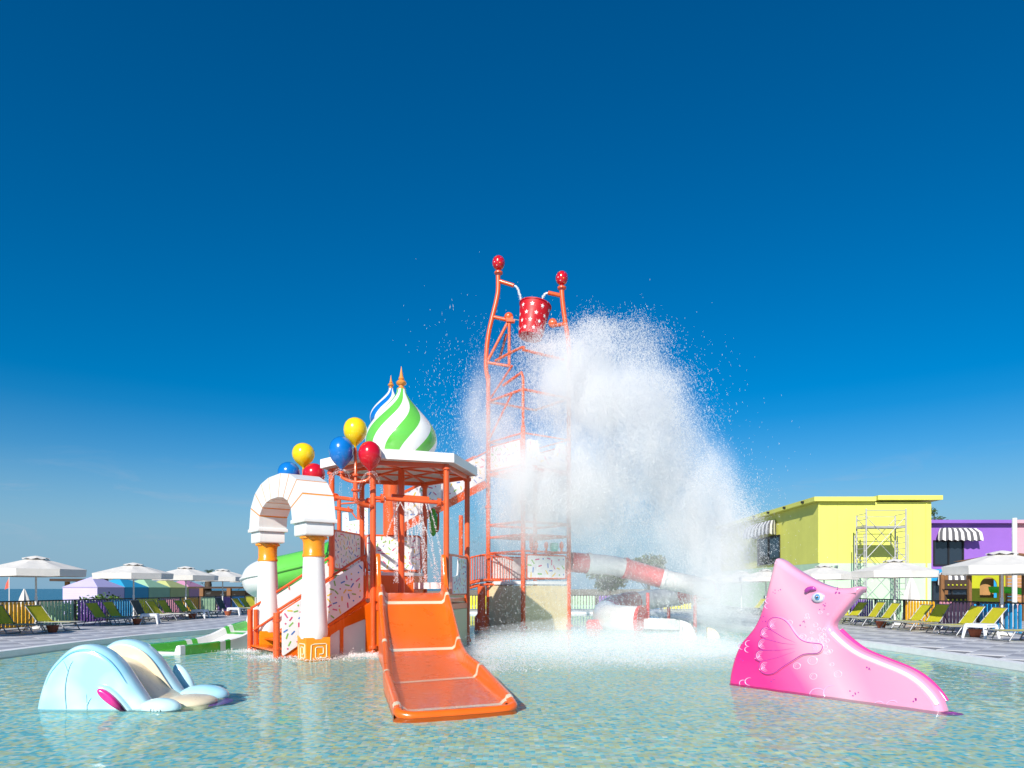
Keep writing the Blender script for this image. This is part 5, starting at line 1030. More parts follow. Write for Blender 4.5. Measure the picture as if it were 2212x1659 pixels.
# front cladding panels, upper yellow and lower mint
nx = 6; wx = (BX1 - BX0) / nx
for i in range(nx):
    x0, x1 = BX0 + wx * i, BX0 + wx * (i + 1)
    obj('cladding_panel', MB().box(((x0 + x1) / 2, BY0 + .06, (SPL + TOP) / 2), (wx - .006, .12, TOP - SPL - .004)), YW, yb); obj('cladding_panel', MB().box(((x0 + x1) / 2, BY0 + .06, (GZ + SPL) / 2), (wx - .006, .12, SPL - GZ - .004)), MW, yb)
ny = 8; wy = (BY1 - BY0 - .12) / ny; wy0 = BY0 + .124
WY = (BY0 + 7.5, BY0 + 11.3); WZ = (3.15, 5.0)                       # window in the side wall
for i in range(ny):
    y0, y1 = wy0 + wy * i, wy0 + wy * (i + 1)
    for z0, z1, m_ in ((GZ, SPL, MS), (SPL, TOP, YS)): obj('cladding_panel', MB().box((BX0 + .06, (y0 + y1) / 2, (z0 + z1) / 2), (.12, wy - .006, z1 - z0 - .004)), m_, yb)
obj('core', MB().box(((BX0 + BX1) / 2 + .1, (BY0 + BY1) / 2 + .1, (GZ + TOP) / 2), (BX1 - BX0 - .3, BY1 - BY0 - .3, TOP - GZ - .1)), BEIGE, yb)
obj('corner_trim', MB().box((BX1 - .3, BY0 - .02, (GZ + TOP) / 2), (.08, .04, TOP - GZ)), YW, yb); obj('corner_trim', MB().box((BX0 + .02, BY0 - .01, (SPL + TOP) / 2), (.1, .08, TOP - SPL)), YW, yb)
obj('roof_edge', MB().box((BX0 + 1.45, (BY0 + BY1) / 2 - .1, TOP + .14), (3.7, BY1 - BY0 + .5, .26)), YW, yb); obj('roof_edge', MB().box((BX0 + 5.35, (BY0 + BY1) / 2 - .15, TOP + .22), (3.88, BY1 - BY0 + .4, .26)), YW, yb)
for k in range(4): obj('drain_spout', MB().tube([(BX0 - .55, BY0 + 1.2 + 2.9 * k, TOP + .12), (BX0 - .4, BY0 + 1.2 + 2.9 * k, TOP + .12)], .08, 10), BLACK, yb, 40)
obj('wall_lamp', MB().box((BX0 + 1.0, BY0 - .1, 2.85), (.18, .2, .12)), CHROME, yb)
def window(root, c, ux, un, w_, h_, nm='window'):
    c, ux, un = Vector(c), Vector(ux), Vector(un); mb = MB()
    for s in (-1, 0, 1): mb.beam(c + ux * s * (w_ / 2) + un * .04 - Z3 * h_ / 2, c + ux * s * (w_ / 2) + un * .04 + Z3 * h_ / 2, .08, .08, up=un)
    for s in (-1, 1): mb.beam(c - ux * (w_ / 2 + .04) + Z3 * s * h_ / 2 + un * .045, c + ux * (w_ / 2 + .04) + Z3 * s * h_ / 2 + un * .045, .08, .08)
    f_ = obj(nm, mb, BLACK, root)
    for s in (-1, 1):
        a = c + ux * s * w_ / 4 + un * .012; q = [a - ux * w_ / 4 - Z3 * h_ / 2, a + ux * w_ / 4 - Z3 * h_ / 2, a + ux * w_ / 4 + Z3 * h_ / 2, a - ux * w_ / 4 + Z3 * h_ / 2]
        obj('pane', MB().prism(q, -un * .008), GLS, f_)
    return f_
def awning(root, c, ux, un, w_, rad, drop):
    """half-dome awning with stripes, c = top middle on the wall"""
    c, ux, un = Vector(c), Vector(ux), Vector(un); mb = MB(); n_ = 24; prof = [(0, 0), (.62, -.10), (.92, -.45), (1.0, -.95)]; 
    def ring(p, z):
        out = []
        for k in range(n_ + 1):
            t_ = k / n_; ec = .30 * w_ * p
            if t_ < .2: a = R(90 * t_ / .2); q = (-w_ / 2 + ec * (1 - math.sin(a)) * 1.0 + (1 - p) * w_ * .12, rad * p * math.sin(a)) if False else (-w_ / 2 + (1 - p) * .25 * w_ + ec * .0 + ec * (1 - math.cos(R(90) - a)) * .6, rad * p * (t_ / .2))
            elif t_ > .8: s = (1 - t_) / .2; q = (w_ / 2 - (1 - p) * .25 * w_ - ec * .6 * (1 - math.cos(R(90) - R(90) * s)), rad * p * s)
            else:
                s = (t_ - .2) / .6; x0 = -w_ / 2 + (1 - p) * .25 * w_ + ec * .6 * (1 - 1) ; q = (x0 + s * (-2 * x0), rad * p)
            out.append(c + ux * q[0] + un * (q[1] + .02) + Z3 * z * rad)
        return out
    rings = [ring(max(p, .05), z) for p, z in prof] ; last = rings[-1]
    rings.append([q - Z3 * (drop * (1 if k % 2 else .55)) for k, q in enumerate(last)])
    vs = [q for r_ in rings for q in r_]; nn_ = n_ + 1
    fs = []; ms = []
    for i in range(len(rings) - 1):
        for k in range(n_): mb.f.append((i * nn_ + k, i * nn_ + k + 1, (i + 1) * nn_ + k + 1, (i + 1) * nn_ + k)); mb.m.append(k % 2)
    mb.v = [tuple(q) for q in vs]; return obj('awning', mb, [AWW, AWD], root)
fx = BX0 - .0
window(yb, (BX0 - .012, 50.0, 4.25), -Y3, -X3, 4.2, 1.9); awning(yb, (BX0 - .01, 50.2, 6.35), -Y3, -X3, 5.2, .95, .22)
# purple / blue / pink building
pb = thing('purple_building', 'purple and pink rendered building with blue ground floor and striped awnings', 'building', (25.4, 43.0, GZ)); PX0, PX1, PXE, PY = 25.35, 31.0, 40.0, 43.0; PT = 5.55
obj('wall', MB().box(((PX0 + PX1) / 2, PY + .1, (2.72 + PT) / 2), (PX1 - PX0, .2, PT - 2.72)), PUR, pb); obj('wall', MB().box(((PX0 + PX1) / 2, PY + .1, (GZ + 2.72) / 2 - .002), (PX1 - PX0, .2, 2.716 - GZ)), BLW, pb)
obj('wall', MB().box(((PX1 + PXE) / 2 + .003, PY + .1, (GZ + PT) / 2), (PXE - PX1, .2, PT - GZ)), PKW, pb); obj('core', MB().box(((PX0 + PXE) / 2, PY + 5.2, (GZ + PT) / 2 - .1), (PXE - PX0 - .1, 9.9, PT - GZ - .2)), BEIGE, pb)
obj('roof_edge', MB().box(((PX0 + PX1) / 2, PY + 4.8, PT + .09), (PX1 - PX0 - .01, 10.4, .2)), PUR, pb); obj('roof_edge', MB().box(((PX1 + PXE) / 2, PY + 4.8, PT + .09), (PXE - PX1 - .01, 10.4, .2)), PKW, pb); obj('downpipe', MB().tube([(PX1 + .12, PY - .06, GZ), (PX1 + .12, PY - .06, PT)], .05, 8), PKW, pb, 40)
window(pb, (27.0, PY - .012, 3.72), X3, -Y3, 1.8, 1.5); awning(pb, (27.35, PY - .01, 5.28), X3, -Y3, 2.75, .72, .18); awning(pb, (27.35, PY - .01, 2.55), X3, -Y3, 2.75, .72, .18)
window(pb, (27.2, PY - .012, 1.05), X3, -Y3, 2.4, 1.8, 'glass_door')
# rooftop tree behind, and the trees in the mist
LEAF = []
for i, c_ in enumerate(((.045, .085, .02), (.06, .10, .025), (.035, .065, .018))):
    m_ = mat(f'leaf_green_{i}', c_, .6, var=.35, scale=6); LEAF.append(m_)
BARK = mat('bark', (.10, .07, .045), .9, var=.3, scale=6, bump=.5, bscale=20)
def tree(loc, h, rx, label, seed, group=None, lm=0, n=2600, leaf=.14, trunk=.12):
    rr = np.random.default_rng(seed); root = thing('tree', label, 'tree', loc, group); loc = Vector(loc)
    mb = MB(); p = [loc, loc + Vector((.05, 0, h * .3)), loc + Vector((.0, .1, h * .62)), loc + Vector((.05, 0, h * .88))]; mb.tube(catmull(p, 3), [trunk * (1 - .08 * k) for k in range(10)], 8)
    cl = []
    for k in range(14):
        a = rr.uniform(0, 6.28); rad = rx * math.sqrt(rr.uniform(.05, 1)) * .85; zz = h * rr.uniform(.45, .95); c_ = loc + Vector((rad * math.cos(a) * (1.25 - zz / h * .6), rad * math.sin(a) * (1.25 - zz / h * .6), zz)); cl.append(c_)
        mb.tube([loc + Vector((0, 0, h * rr.uniform(.3, .6))), c_], [trunk * .4, .015], 5)
    obj('trunk', mb, BARK, root, 60); mb = MB()
    for k in range(n):
        c_ = cl[rr.integers(len(cl))]; s_ = rr.normal(0, 1, 3); s_ /= np.linalg.norm(s_); s_ *= rx * .42 * rr.uniform(.35, 1.05); q = c_ + Vector((s_[0], s_[1], s_[2] * .7)); u = Vector(rr.normal(0, 1, 3)).normalized(); v_ = u.orthogonal().normalized(); l_ = leaf * rr.uniform(.6, 1.3)
        mb.add([q - u * l_, q + v_ * l_ * .45, q + u * l_, q - v_ * l_ * .45], [(0, 1, 2, 3)], int(rr.integers(3)))
    obj('crown', mb, LEAF, root)
tree((33.7, 55.5, -.3), 8.9, 1.5, 'dark green tree top showing above the purple roof', 5)
for i, (x, y, h, rx) in enumerate(((9.0, 64, 4.4, 2.2), (13.0, 66, 4.8, 2.4))): tree((x, y, -.3), h, rx, ['left one of two low trees in the mist beyond the far fence', 'right one of two low trees in the mist beyond the far fence'][i], 20 + i, 'trees beyond the far fence', n=2200, leaf=.2)
# scaffold
sc = thing('scaffold', 'silver scaffold tower with platform and cross braces before the yellow wall', 'scaffold', (21.2, 40.0, GZ)); SX = (20.1, 22.35); SY = (39.4, 40.5)
SCM = mat('scaffold_grey', (.42, .42, .43), .5, metal=.3)
for x in SX:
    for y in SY:
        obj('upright', MB().tube([(x, y, GZ), (x, y, 6.05 if y < 40 else 5.75)], .045, 8), SCM, sc, 40); obj('upright', MB().tube([(x + (.12 if x > 21 else -.12), y, GZ), (x + (.12 if x > 21 else -.12), y, 4.6)], .03, 8), SCM, sc, 40)
    for k in range(17): z = .5 + .33 * k; obj('rung', MB().tube([(x, SY[0], z), (x, SY[1], z)], .02, 6), SCM, sc, 40)
for y in SY:
    for z in (5.95 if y < 40 else 5.7,): obj('ledger', MB().tube([(SX[0], y, z), (SX[1], y, z)], .02, 6), SCM, sc, 40)
    for z0, z1 in ((3.2, 5.6), (1.0, 3.4)):
        obj('brace', MB().tube([(SX[0], y, z0), (SX[1], y, z1)], .018, 6), SCM, sc, 40); obj('brace', MB().tube([(SX[1], y, z0), (SX[0], y, z1)], .018, 6), SCM, sc, 40)
obj('platform', MB().box((21.22, 39.95, 5.02), (2.4, 1.0, .1)), SCM, sc)
# lamp post, closed parasols
mb = MB(); lp = P(2182, 1363, 24.0); tag(obj('white_pole', MB().tube([(lp.x + 1.6, 26, GZ), (lp.x + 1.6, 26, 4.15)], .085, 12), WHITE, None, 40), 'tall white pole rising behind the nearest right parasol', 'pole')
def closed(loc, h, label):
    root = thing('closed_parasol', label, 'parasol', loc); loc = Vector(loc); obj('pole', MB().tube([loc, loc + Z3 * h], .03, 8), WHITE, root, 40); mb = MB(); k = 24; vs = []
    for t_, r_ in ((.42, .34), (.55, .30), (.75, .2), (.92, .09), (1.0, .03)): vs += [loc + Vector(((r_ * (1 + .18 * math.cos(6 * 2 * math.pi * j / k))) * math.cos(2 * math.pi * j / k), (r_ * (1 + .18 * math.cos(6 * 2 * math.pi * j / k))) * math.sin(2 * math.pi * j / k), h * t_)) for j in range(k)]
    mb.add(vs, [(i * k + j, i * k + (j + 1) % k, (i + 1) * k + (j + 1) % k, (i + 1) * k + j) for i in range(4) for j in range(k)]); obj('folded_canopy', mb, FAB, root, 50)
closed((17.6, 30.6, GZ), 1.95, 'closed cream parasol standing behind the right fence'); closed((-29.5, 42, -.35), 1.85, 'closed white parasol on the beach behind the left fence')
# ------------------------------------------------------------------ playground behind the right fence
pg = thing('playground_house', 'wooden playground house with lime arch panels and bright green slide', 'playground', (24, 34, GZ)); WOOD = mat('brown_wood', (.22, .10, .035), .7, var=.2, scale=4); LIME = mat('lime_panel', (.45, .46, .015), .4); DKW = mat('dark_wood', (.05, .03, .02), .8); TAN = mat('tan_plank', (.42, .22, .08), .7, var=.15)
for x, y in ((21.6, 33.2), (22.9, 33.2), (24.6, 33.2), (24.6, 35.0), (22.9, 35.0), (27.6, 33.2)): obj('post', MB().box((x, y, GZ + 1.05), (.16, .16, 2.1)), WOOD, pg)
arch_ = rpoly([(-.8, 0), (.8, 0), (.8, 1.45), (-.8, 1.45)], .1); hole = [(-.42, .25), (.42, .25), (.42, .8)] + [(.42 * math.cos(R(a)), .8 + .42 * math.sin(R(a))) for a in range(15, 166, 15)] + [(-.42, .8)]
panel(pg, arch_, (23.75, 33.1, GZ + .75), X3, Z3, -Y3, LIME, .06, name='arch_panel', holes=(hole,)); panel(pg, [(-.6, 0), (.6, 0), (.6, 1.3), (-.6, 1.3)], (23.75, 33.6, GZ + .75), X3, Z3, -Y3, TAN, .05, name='back_panel')
for k in range(9): obj('plank', MB().box((26.1, 33.15, GZ + .8 + .17 * k), (2.8, .05, .15)), TAN, pg)
panel(pg, rpoly([(0, 0), (1.4, .5), (1.4, 1.3), (0, .8)], .1), (25.6, 33.0, GZ + 1.0), X3, Z3, -Y3, LIME, .05, name='stair_panel')
obj('deck_board', MB().box((23.75, 34.1, GZ + .72), (1.9, 1.9, .06)), WOOD, pg)
for (x, y, z, w_) in ((22.0, 33.2, .9, .7), (22.0, 33.2, 1.6, .7)): obj('peg_board', MB().box((22.25, 33.15, GZ + z), (1.1, .06, .5)), DKW, pg)
mb = MB()
for kx in range(5):
    for kz in range(2): obj('peg', MB().ball((21.85 + .2 * kx, 33.09, GZ + .9 + .7 * kz), .045, 8, 6), LIME, pg, 60)

sp_ = catmull([(23.75, 32.9, GZ + 1.25), (24.4, 32.1, GZ + 1.2), (25.4, 31.2, GZ + .85), (26.3, 30.4, GZ + .4), (27.0, 29.8, GZ + .1)], 5); vs, fs = flume(sp_, 0, len(sp_) - 1, .34, .03, -80, 80); obj('slide', MB().add(vs, fs), mat('bright_green_plastic', (.05, .55, .02), .3), pg, 50)
for ch in pg.children: ch.location.x -= 1.05
gz_ = thing('gazebo', 'brown roofed gazebo behind the nearest right parasol', 'gazebo', (22.0, 29.5, GZ)); obj('roof', MB().add([(19.8, 28.4, 2.72), (23.0, 28.4, 2.72), (23.0, 31.2, 2.72), (19.8, 31.2, 2.72), (21.4, 29.8, 3.08)], [(0, 1, 4), (1, 2, 4), (2, 3, 4), (3, 0, 4), (3, 2, 1, 0)]), WOOD, gz_)
for x, y in ((20.3, 28.8), (22.7, 28.8), (22.7, 30.8), (20.3, 30.8)): obj('post', MB().box((x, y, (GZ + 2.72) / 2), (.12, .12, 2.72 - GZ)), WOOD, gz_)
# ------------------------------------------------------------------ beach cabins, palms, pergola on the left
CC = [(.56, .50, .78), (.03, .36, .60), (.36, .60, .38), (.55, .58, .22), (.60, .28, .42)]; CN = ['lavender', 'blue', 'green', 'yellow', 'pink']
for i in range(5):
    y0 = 50.2 + 3.58 * i; x0, x1 = -32.5, -30.0; z0, z1 = -.35, 1.62; cab = thing('beach_cabin', f'{CN[i]} beach hut with hipped boarded roof behind the left fence', 'hut', ((x0 + x1) / 2, y0 + 1.8, z0), 'row of pastel beach huts'); m_ = wallmat(f'boards_{CN[i]}', CC[i], 8, 'Z')
    obj('wall', MB().box(((x0 + x1) / 2, y0 + 1.78, (z0 + z1) / 2), (x1 - x0, 3.5, z1 - z0)), m_, cab); ov = .06
    xa, xb, ya, yb_ = x0 - ov, x1 + ov, y0 - ov + .03, y0 + 3.56; obj('roof', MB().add([(xa, ya, z1), (xb, ya, z1), (xb, yb_, z1), (xa, yb_, z1), ((xa + xb) / 2, (ya + yb_) / 2 - .35, z1 + .78), ((xa + xb) / 2, (ya + yb_) / 2 + .35, z1 + .78)], [(0, 1, 4), (1, 2, 5, 4), (2, 3, 5), (3, 0, 4, 5), (3, 2, 1, 0)]), m_, cab)
    obj('eave_trim', MB().box(((x0 + x1) / 2, y0 + 1.78, z1 - .03), (x1 - x0 + .05, 3.52, .05)), m_, cab)
pr = thing('pergola', 'brown timber pergola roof behind the lavender beach hut', 'pergola', (-40, 62, -.35))
for x in (-39.7, -38.7, -37.7): obj('post', MB().box((x, 62, .9), (.3, .3, 2.5)), TAN, pr)
obj('roof', MB().box((-38.6, 62, 2.28), (3.4, 3, .22)), DKW, pr)
def palm(loc, h, label, seed, fr_n=16, fl=1.5):
    rr = np.random.default_rng(seed); root = thing('palm_tree', label, 'palm', loc, 'palms behind the left fence'); loc = Vector(loc); mb = MB(); k = 12
    mb.tube([loc + Z3 * (h * i / k) for i in range(k + 1)], [.26 + .04 * (i % 2) for i in range(k + 1)], 10); obj('trunk', mb, BARK, root, 40); top = loc + Z3 * h
    for f in range(fr_n):
        a = 2 * math.pi * f / fr_n * 2.4 + rr.uniform(-.2, .2); el = R(rr.uniform(10, 80)); l_ = fl * rr.uniform(.8, 1.1); d = Vector((math.cos(a), math.sin(a), 0)); mb = MB(); pts_ = []
        for i in range(9): t_ = i / 8; pts_.append(top + d * (l_ * t_ * math.cos(el)) + Z3 * (l_ * t_ * math.sin(el) - .55 * l_ * t_ * t_))
        mb.tube(pts_, [.02 - .002 * i for i in range(9)], 5); sd2 = d.cross(Z3)
        for i in range(1, 9):
            for s in (-1, 1): q = pts_[i]; e = q + sd2 * s * .38 * (1 - .06 * i) + (pts_[i] - pts_[i - 1]) * 1.2 - Z3 * .08; w_ = (pts_[i] - pts_[i - 1]) * .28; mb.add([q - w_, q + w_, e], [(0, 1, 2)])
        obj('frond', mb, LEAF[f % 2], root)
palm((-25.6, 58.5, -.35), 2.9, 'small palm with upright fronds rising over the white parasols', 3); palm((-21.6, 57, -.35), 1.9, 'shorter palm half hidden behind the green slide', 4, fl=1.0)
th = thing('beach_shelter', 'beach shelter with brown posts and pale netting beyond the left fence', 'shelter', (-22.5, 58, -.35))
for x in (-25.0, -22.8, -20.6): obj('post', MB().box((x, 56, .6), (.3, .3, 1.9)), WOOD, th)
m, t, b = mat_nodes('camouflage_net'); c = N(t, 'ShaderNodeTexCoord'); mpn = N(t, 'ShaderNodeMapping', i={'Scale': (.9, 1, 2.2)}); vo = N(t, 'ShaderNodeTexVoronoi', i={'Scale': 1.6}); r_ = N(t, 'ShaderNodeValToRGB'); r_.color_ramp.interpolation = 'CONSTANT'; t.links.new(c.outputs['Object'], mpn.inputs[0]); t.links.new(mpn.outputs[0], vo.inputs['Vector']); t.links.new(vo.outputs['Distance'], r_.inputs[0]); r_.color_ramp.elements[0].color = (.75, .73, .68, 1); r_.color_ramp.elements[1].position = .28; r_.color_ramp.elements[1].color = (.30, .26, .22, 1); t.links.new(r_.outputs[0], b.inputs['Base Color']); b.inputs['Roughness'].default_value = .9
obj('netting', MB().box((-22.6, 58, .55), (6.2, .04, 1.6)), m, th); obj('roof', MB().box((-22.8, 57.2, 1.6), (6.6, 2.6, .16)), DKW, th)
# hedge shrubs behind the left fence
def shrub(loc, r_, h, label, seed):
    rr = np.random.default_rng(seed); root = thing('shrub', label, 'shrub', loc, 'shrubs behind the left fence'); loc = Vector(loc); mb = MB(); st_ = MB()
    for k in range(9): a = rr.uniform(0, 6.28); st_.tube([loc, loc + Vector((math.cos(a) * r_ * .6, math.sin(a) * r_ * .6, h * rr.uniform(.6, .95)))], [.015, .005], 5)
    for k in range(700):
        s_ = rr.normal(0, 1, 3); s_ /= np.linalg.norm(s_); s_ *= rr.uniform(.4, 1) ** .5; q = loc + Vector((s_[0] * r_, s_[1] * r_, h * (.5 + .5 * s_[2] * rr.uniform(.8, 1.1)))); u = Vector(rr.normal(0, 1, 3)).normalized(); v_ = u.orthogonal().normalized(); l_ = rr.uniform(.05, .1); mb.add([q - u * l_, q + v_ * l_ * .5, q + u * l_, q - v_ * l_ * .5], [(0, 1, 2, 3)], int(rr.integers(2)))
    obj('stem', st_, BARK, root); obj('foliage', mb, [mat('hedge_leaf', (.10, .20, .03), .6, var=.3), mat('hedge_leaf_dark', (.05, .11, .02), .6, var=.3)], root)
for i in range(9): shrub((-19.4 - .3 * (i % 2), 21.5 + 1.75 * i, -.35), .95, 1.0 + .12 * (i % 3) + (.55 if i in (6, 7) else 0), f'leafy shrub behind the left fence, {ordn[i]} from the camera', 60 + i)
tag(obj('breakwater', MB().prism([(-95, 150, -2.2), (-58, 150, -2.2), (-60, 150, -.7), (-90, 150, -.9)], (0, 6, 0)), mat('dark_rock', (.06, .06, .065), .9, var=.3, bump=.8, bscale=3)), 'low dark breakwater in the sea behind the left fence', 'breakwater')
fg = thing('beach_flag', 'small red flag on a pole beyond the left fence', 'flag', (-36.2, 50, -.35)); obj('pole', MB().tube([(-36.2, 50, -.35), (-36.2, 50, 2.4)], .03, 6), WHITE, fg); obj('cloth', MB().prism([(-36.2, 50, 2.3), (-36.2, 50, 1.6), (-36.6, 50.1, 1.45), (-36.5, 50.1, 1.9)], (0, .01, 0)), mat('flag_red', (.7, .1, .06), .7), fg)
# ------------------------------------------------------------------ falling water, spray and foam
m, t, b = mat_nodes('water_spray'); b.inputs['Base Color'].default_value = (.97, .97, .97, 1); b.inputs['Roughness'].default_value = .35; b.inputs['Specular IOR Level'].default_value = .5
tl = N(t, 'ShaderNodeBsdfTranslucent'); tl.inputs[0].default_value = (.99, .99, .99, 1); mxs = N(t, 'ShaderNodeMixShader', i={0: .5}); outn = t.nodes['Material Output']; t.links.new(b.outputs[0], mxs.inputs[1]); t.links.new(tl.outputs[0], mxs.inputs[2]); t.links.new(mxs.outputs[0], outn.inputs['Surface']); SPRAY = m
ng = bpy.data.node_groups.new('droplets', 'GeometryNodeTree'); ng.interface.new_socket('Geometry', in_out='INPUT', socket_type='NodeSocketGeometry'); ng.interface.new_socket('Geometry', in_out='OUTPUT', socket_type='NodeSocketGeometry')
gi, go, mp_, na_, smt = ng.nodes.new('NodeGroupInput'), ng.nodes.new('NodeGroupOutput'), ng.nodes.new('GeometryNodeMeshToPoints'), ng.nodes.new('GeometryNodeInputNamedAttribute'), ng.nodes.new('GeometryNodeSetMaterial')
na_.data_type = 'FLOAT'; na_.inputs['Name'].default_value = 'rad'; smt.inputs['Material'].default_value = SPRAY
ng.links.new(gi.outputs[0], mp_.inputs['Mesh']); ng.links.new(na_.outputs[0], mp_.inputs['Radius']); ng.links.new(mp_.outputs[0], smt.inputs['Geometry']); ng.links.new(smt.outputs[0], go.inputs[0])
def cloud(name, pts, rad, parent=None, **kw):
    pts = np.asarray(pts, np.float32); me = bpy.data.meshes.new(name); me.vertices.add(len(pts)); me.vertices.foreach_set('co', pts.ravel()); a = me.attributes.new('rad', 'FLOAT', 'POINT'); a.data.foreach_set('value', np.asarray(rad, np.float32)); me.materials.append(SPRAY)
    o = bpy.data.objects.new(name, me); COL.objects.link(o); o.parent = parent; md = o.modifiers.new('droplets', 'NODES'); md.node_group = ng; return tag(o, kind='stuff', **kw)
g = np.random.default_rng(11)
# masses of thrown water: place on the sheet, spread, weight, distance and depth spread
BL = [(1172, 742, 26, 16, .7, 25.5, .5), (1215, 742, 45, 24, .9, 25.3, .6), (1290, 712, 40, 20, 1.1, 24.9, .7), (1350, 738, 42, 28, 1.2, 24.6, .8), (1265, 795, 75, 42, 2.3, 24.7, 1.0), (1180, 795, 48, 36, 1.3, 25.1, .8), (1385, 815, 52, 42, 2.0, 24.3, 1.0), (1425, 885, 45, 42, 1.5, 24.0, 1.0),
      (1300, 880, 85, 50, 2.4, 24.3, 1.2), (1200, 880, 60, 45, 1.4, 24.7, 1.0), (1395, 960, 70, 48, 1.8, 23.7, 1.2), (1475, 965, 36, 50, 1.1, 23.6, 1.0), (1290, 975, 85, 50, 1.8, 23.9, 1.3), (1500, 1060, 50, 50, 1.8, 23.3, 1.2), (1555, 1105, 42, 45, 1.2, 23.1, 1.2),
      (1590, 1165, 34, 42, 1.1, 22.9, 1.2), (1390, 1060, 75, 45, 1.0, 23.5, 1.4), (1325, 1125, 80, 38, 1.0, 23.4, 1.4), (1275, 1050, 75, 45, 1.7, 23.6, 1.4), (1190, 1060, 52, 45, 1.5, 23.8, 1.2), (1120, 1085, 42, 45, .7, 23.6, 1.2), (1555, 1215, 50, 50, 1.0, 22.6, 1.4), (1440, 1170, 80, 50, .5, 23.2, 1.5),
      (1060, 890, 38, 55, .45, 25.8, .8), (1015, 900, 30, 50, .10, 25.6, .8), (1100, 960, 40, 60, .25, 25.8, .9), (1340, 1240, 130, 50, .32, 22.4, 1.8), (1560, 1310, 48, 45, .9, 21.6, 1.4), (1430, 1325, 110, 40, .36, 21.0, 1.8), (1200, 1280, 120, 60, .16, 22.0, 1.6), (1080, 1220, 50, 80, .16, 21.8, 1.4)]
W = np.array([q[4] for q in BL]); NS = int(W.sum() * 3800); W = W / W.sum(); SK = 4
# clumps inside every mass make the cloud uneven; every seed is drawn out into a short streak along its flight
sub = []
BL = [(q[0], q[1], q[2], q[3], q[4], q[5] + (1.6 if q[0] > 1240 and q[1] > 1030 else 0), q[6]) for q in BL]
for q in BL:
    k = 22
    for _ in range(k): sub.append((q[0] + g.normal(0, q[2] * .8), q[1] + g.normal(0, q[3] * .8), q[2] * g.uniform(.35, .8), q[3] * g.uniform(.4, .85), q[4] * g.gamma(2.6, 1) / k, q[5] + g.normal(0, q[6]), q[6] * .4))
sub = np.array(sub); sw_ = sub[:, 4] / sub[:, 4].sum(); ii = g.choice(len(sub), NS, p=sw_); q = sub[ii]
x = q[:, 0] + g.normal(0, 1, NS) * q[:, 2]; y = q[:, 1] + g.normal(0, 1, NS) * q[:, 3]; d = q[:, 5] + g.normal(0, 1, NS) * q[:, 6]
seed = np.stack([(x - CX) * d / F, d, CAMZ + (HZ - y) * d / F], 1); dirv = np.stack([(seed[:, 0] - 1.6) * .10, np.full(NS, -.12), -np.ones(NS)], 1) + g.normal(0, .12, (NS, 3)); ln_ = g.gamma(2.0, .055, NS)
tt = g.uniform(-.5, .5, (NS, SK)); pts = (seed[:, None, :] + dirv[:, None, :] * (tt * ln_[:, None])[:, :, None] + g.normal(0, .012, (NS, SK, 3))).reshape(-1, 3)
rad = g.lognormal(math.log(.0046), .3, len(pts)); ok = pts[:, 2] > .02
tag(cloud('water_spray', pts[ok], rad[ok]), 'cloud of white water thrown from the tipping bucket', 'spray')
# low mist where the fall hits the pool
NL = 110000; cx = g.uniform(-2.2, 6.0, NL); cy = g.normal(15.2, 2.5, NL) + .2 * cx; hz2 = g.gamma(1.3, .14, NL) * np.clip(1.35 - np.abs(cx - 2.4) / 5, .15, 1.3); cl_ = (np.sin(cx * 2.1 + cy * .7) + np.sin(cx * .9 - cy * 1.9 + 1) + np.sin(cx * 4.3 + cy * 2.7)) ; keep = g.random(NL) < np.clip(.55 + .25 * cl_, .1, 1)
keep &= cy > 12.2; keep &= ~((cx < -.1) & (cy < 15) & (cx < -.1 - (cy - 11) * .25))
pm_ = np.stack([cx, cy, .01 + hz2], 1)[keep]; tag(cloud('ground_spray', pm_, g.lognormal(math.log(.0048), .3, len(pm_))), 'low white mist where the falling water strikes the pool', 'spray')
# soft veils of the finest mist: closed lumpy volumes of even density
MISTS = {}; S.cycles.volume_bounces = 4
def mist_mat(dn):
    if dn in MISTS: return MISTS[dn]
    m = bpy.data.materials.new('fine_mist'); m.use_nodes = True; t = m.node_tree; t.nodes.clear(); out = N(t, 'ShaderNodeOutputMaterial'); pv_ = N(t, 'ShaderNodeVolumePrincipled', i={'Density': dn, 'Anisotropy': -.35}); pv_.inputs['Color'].default_value = (.99, .99, .99, 1); t.links.new(pv_.outputs[0], out.inputs['Volume']); MISTS[dn] = m; return m
from mathutils import noise as mnoise
def veil(x, y, rx, ry, d, dep, dn, label, seed):
    c_ = P(x, y, d); mb = MB(); mb.ball((0, 0, 0), 1, 40, 28); vs = []
    for q in mb.v:
        q = Vector(q); f = 1 + .30 * mnoise.noise(q * 1.7 + Vector((seed * 7.3, 0, 0))) + .14 * mnoise.noise(q * 4 + Vector((0, seed * 3.1, 0))); p_ = c_ + Vector((q.x * rx * d / F * f, q.y * dep * f, q.z * ry * d / F * f)); vs.append((p_.x, p_.y, max(p_.z, .012)))
    mb.v = vs; tag(obj('mist_veil', mb, mist_mat(dn), None, 180), label, 'mist', 'veils of mist round the tower', 'stuff')
veil(1290, 1395, 300, 55, 15.2, 3.6, .10, 'low mist on the water at the foot of the splash', 6)
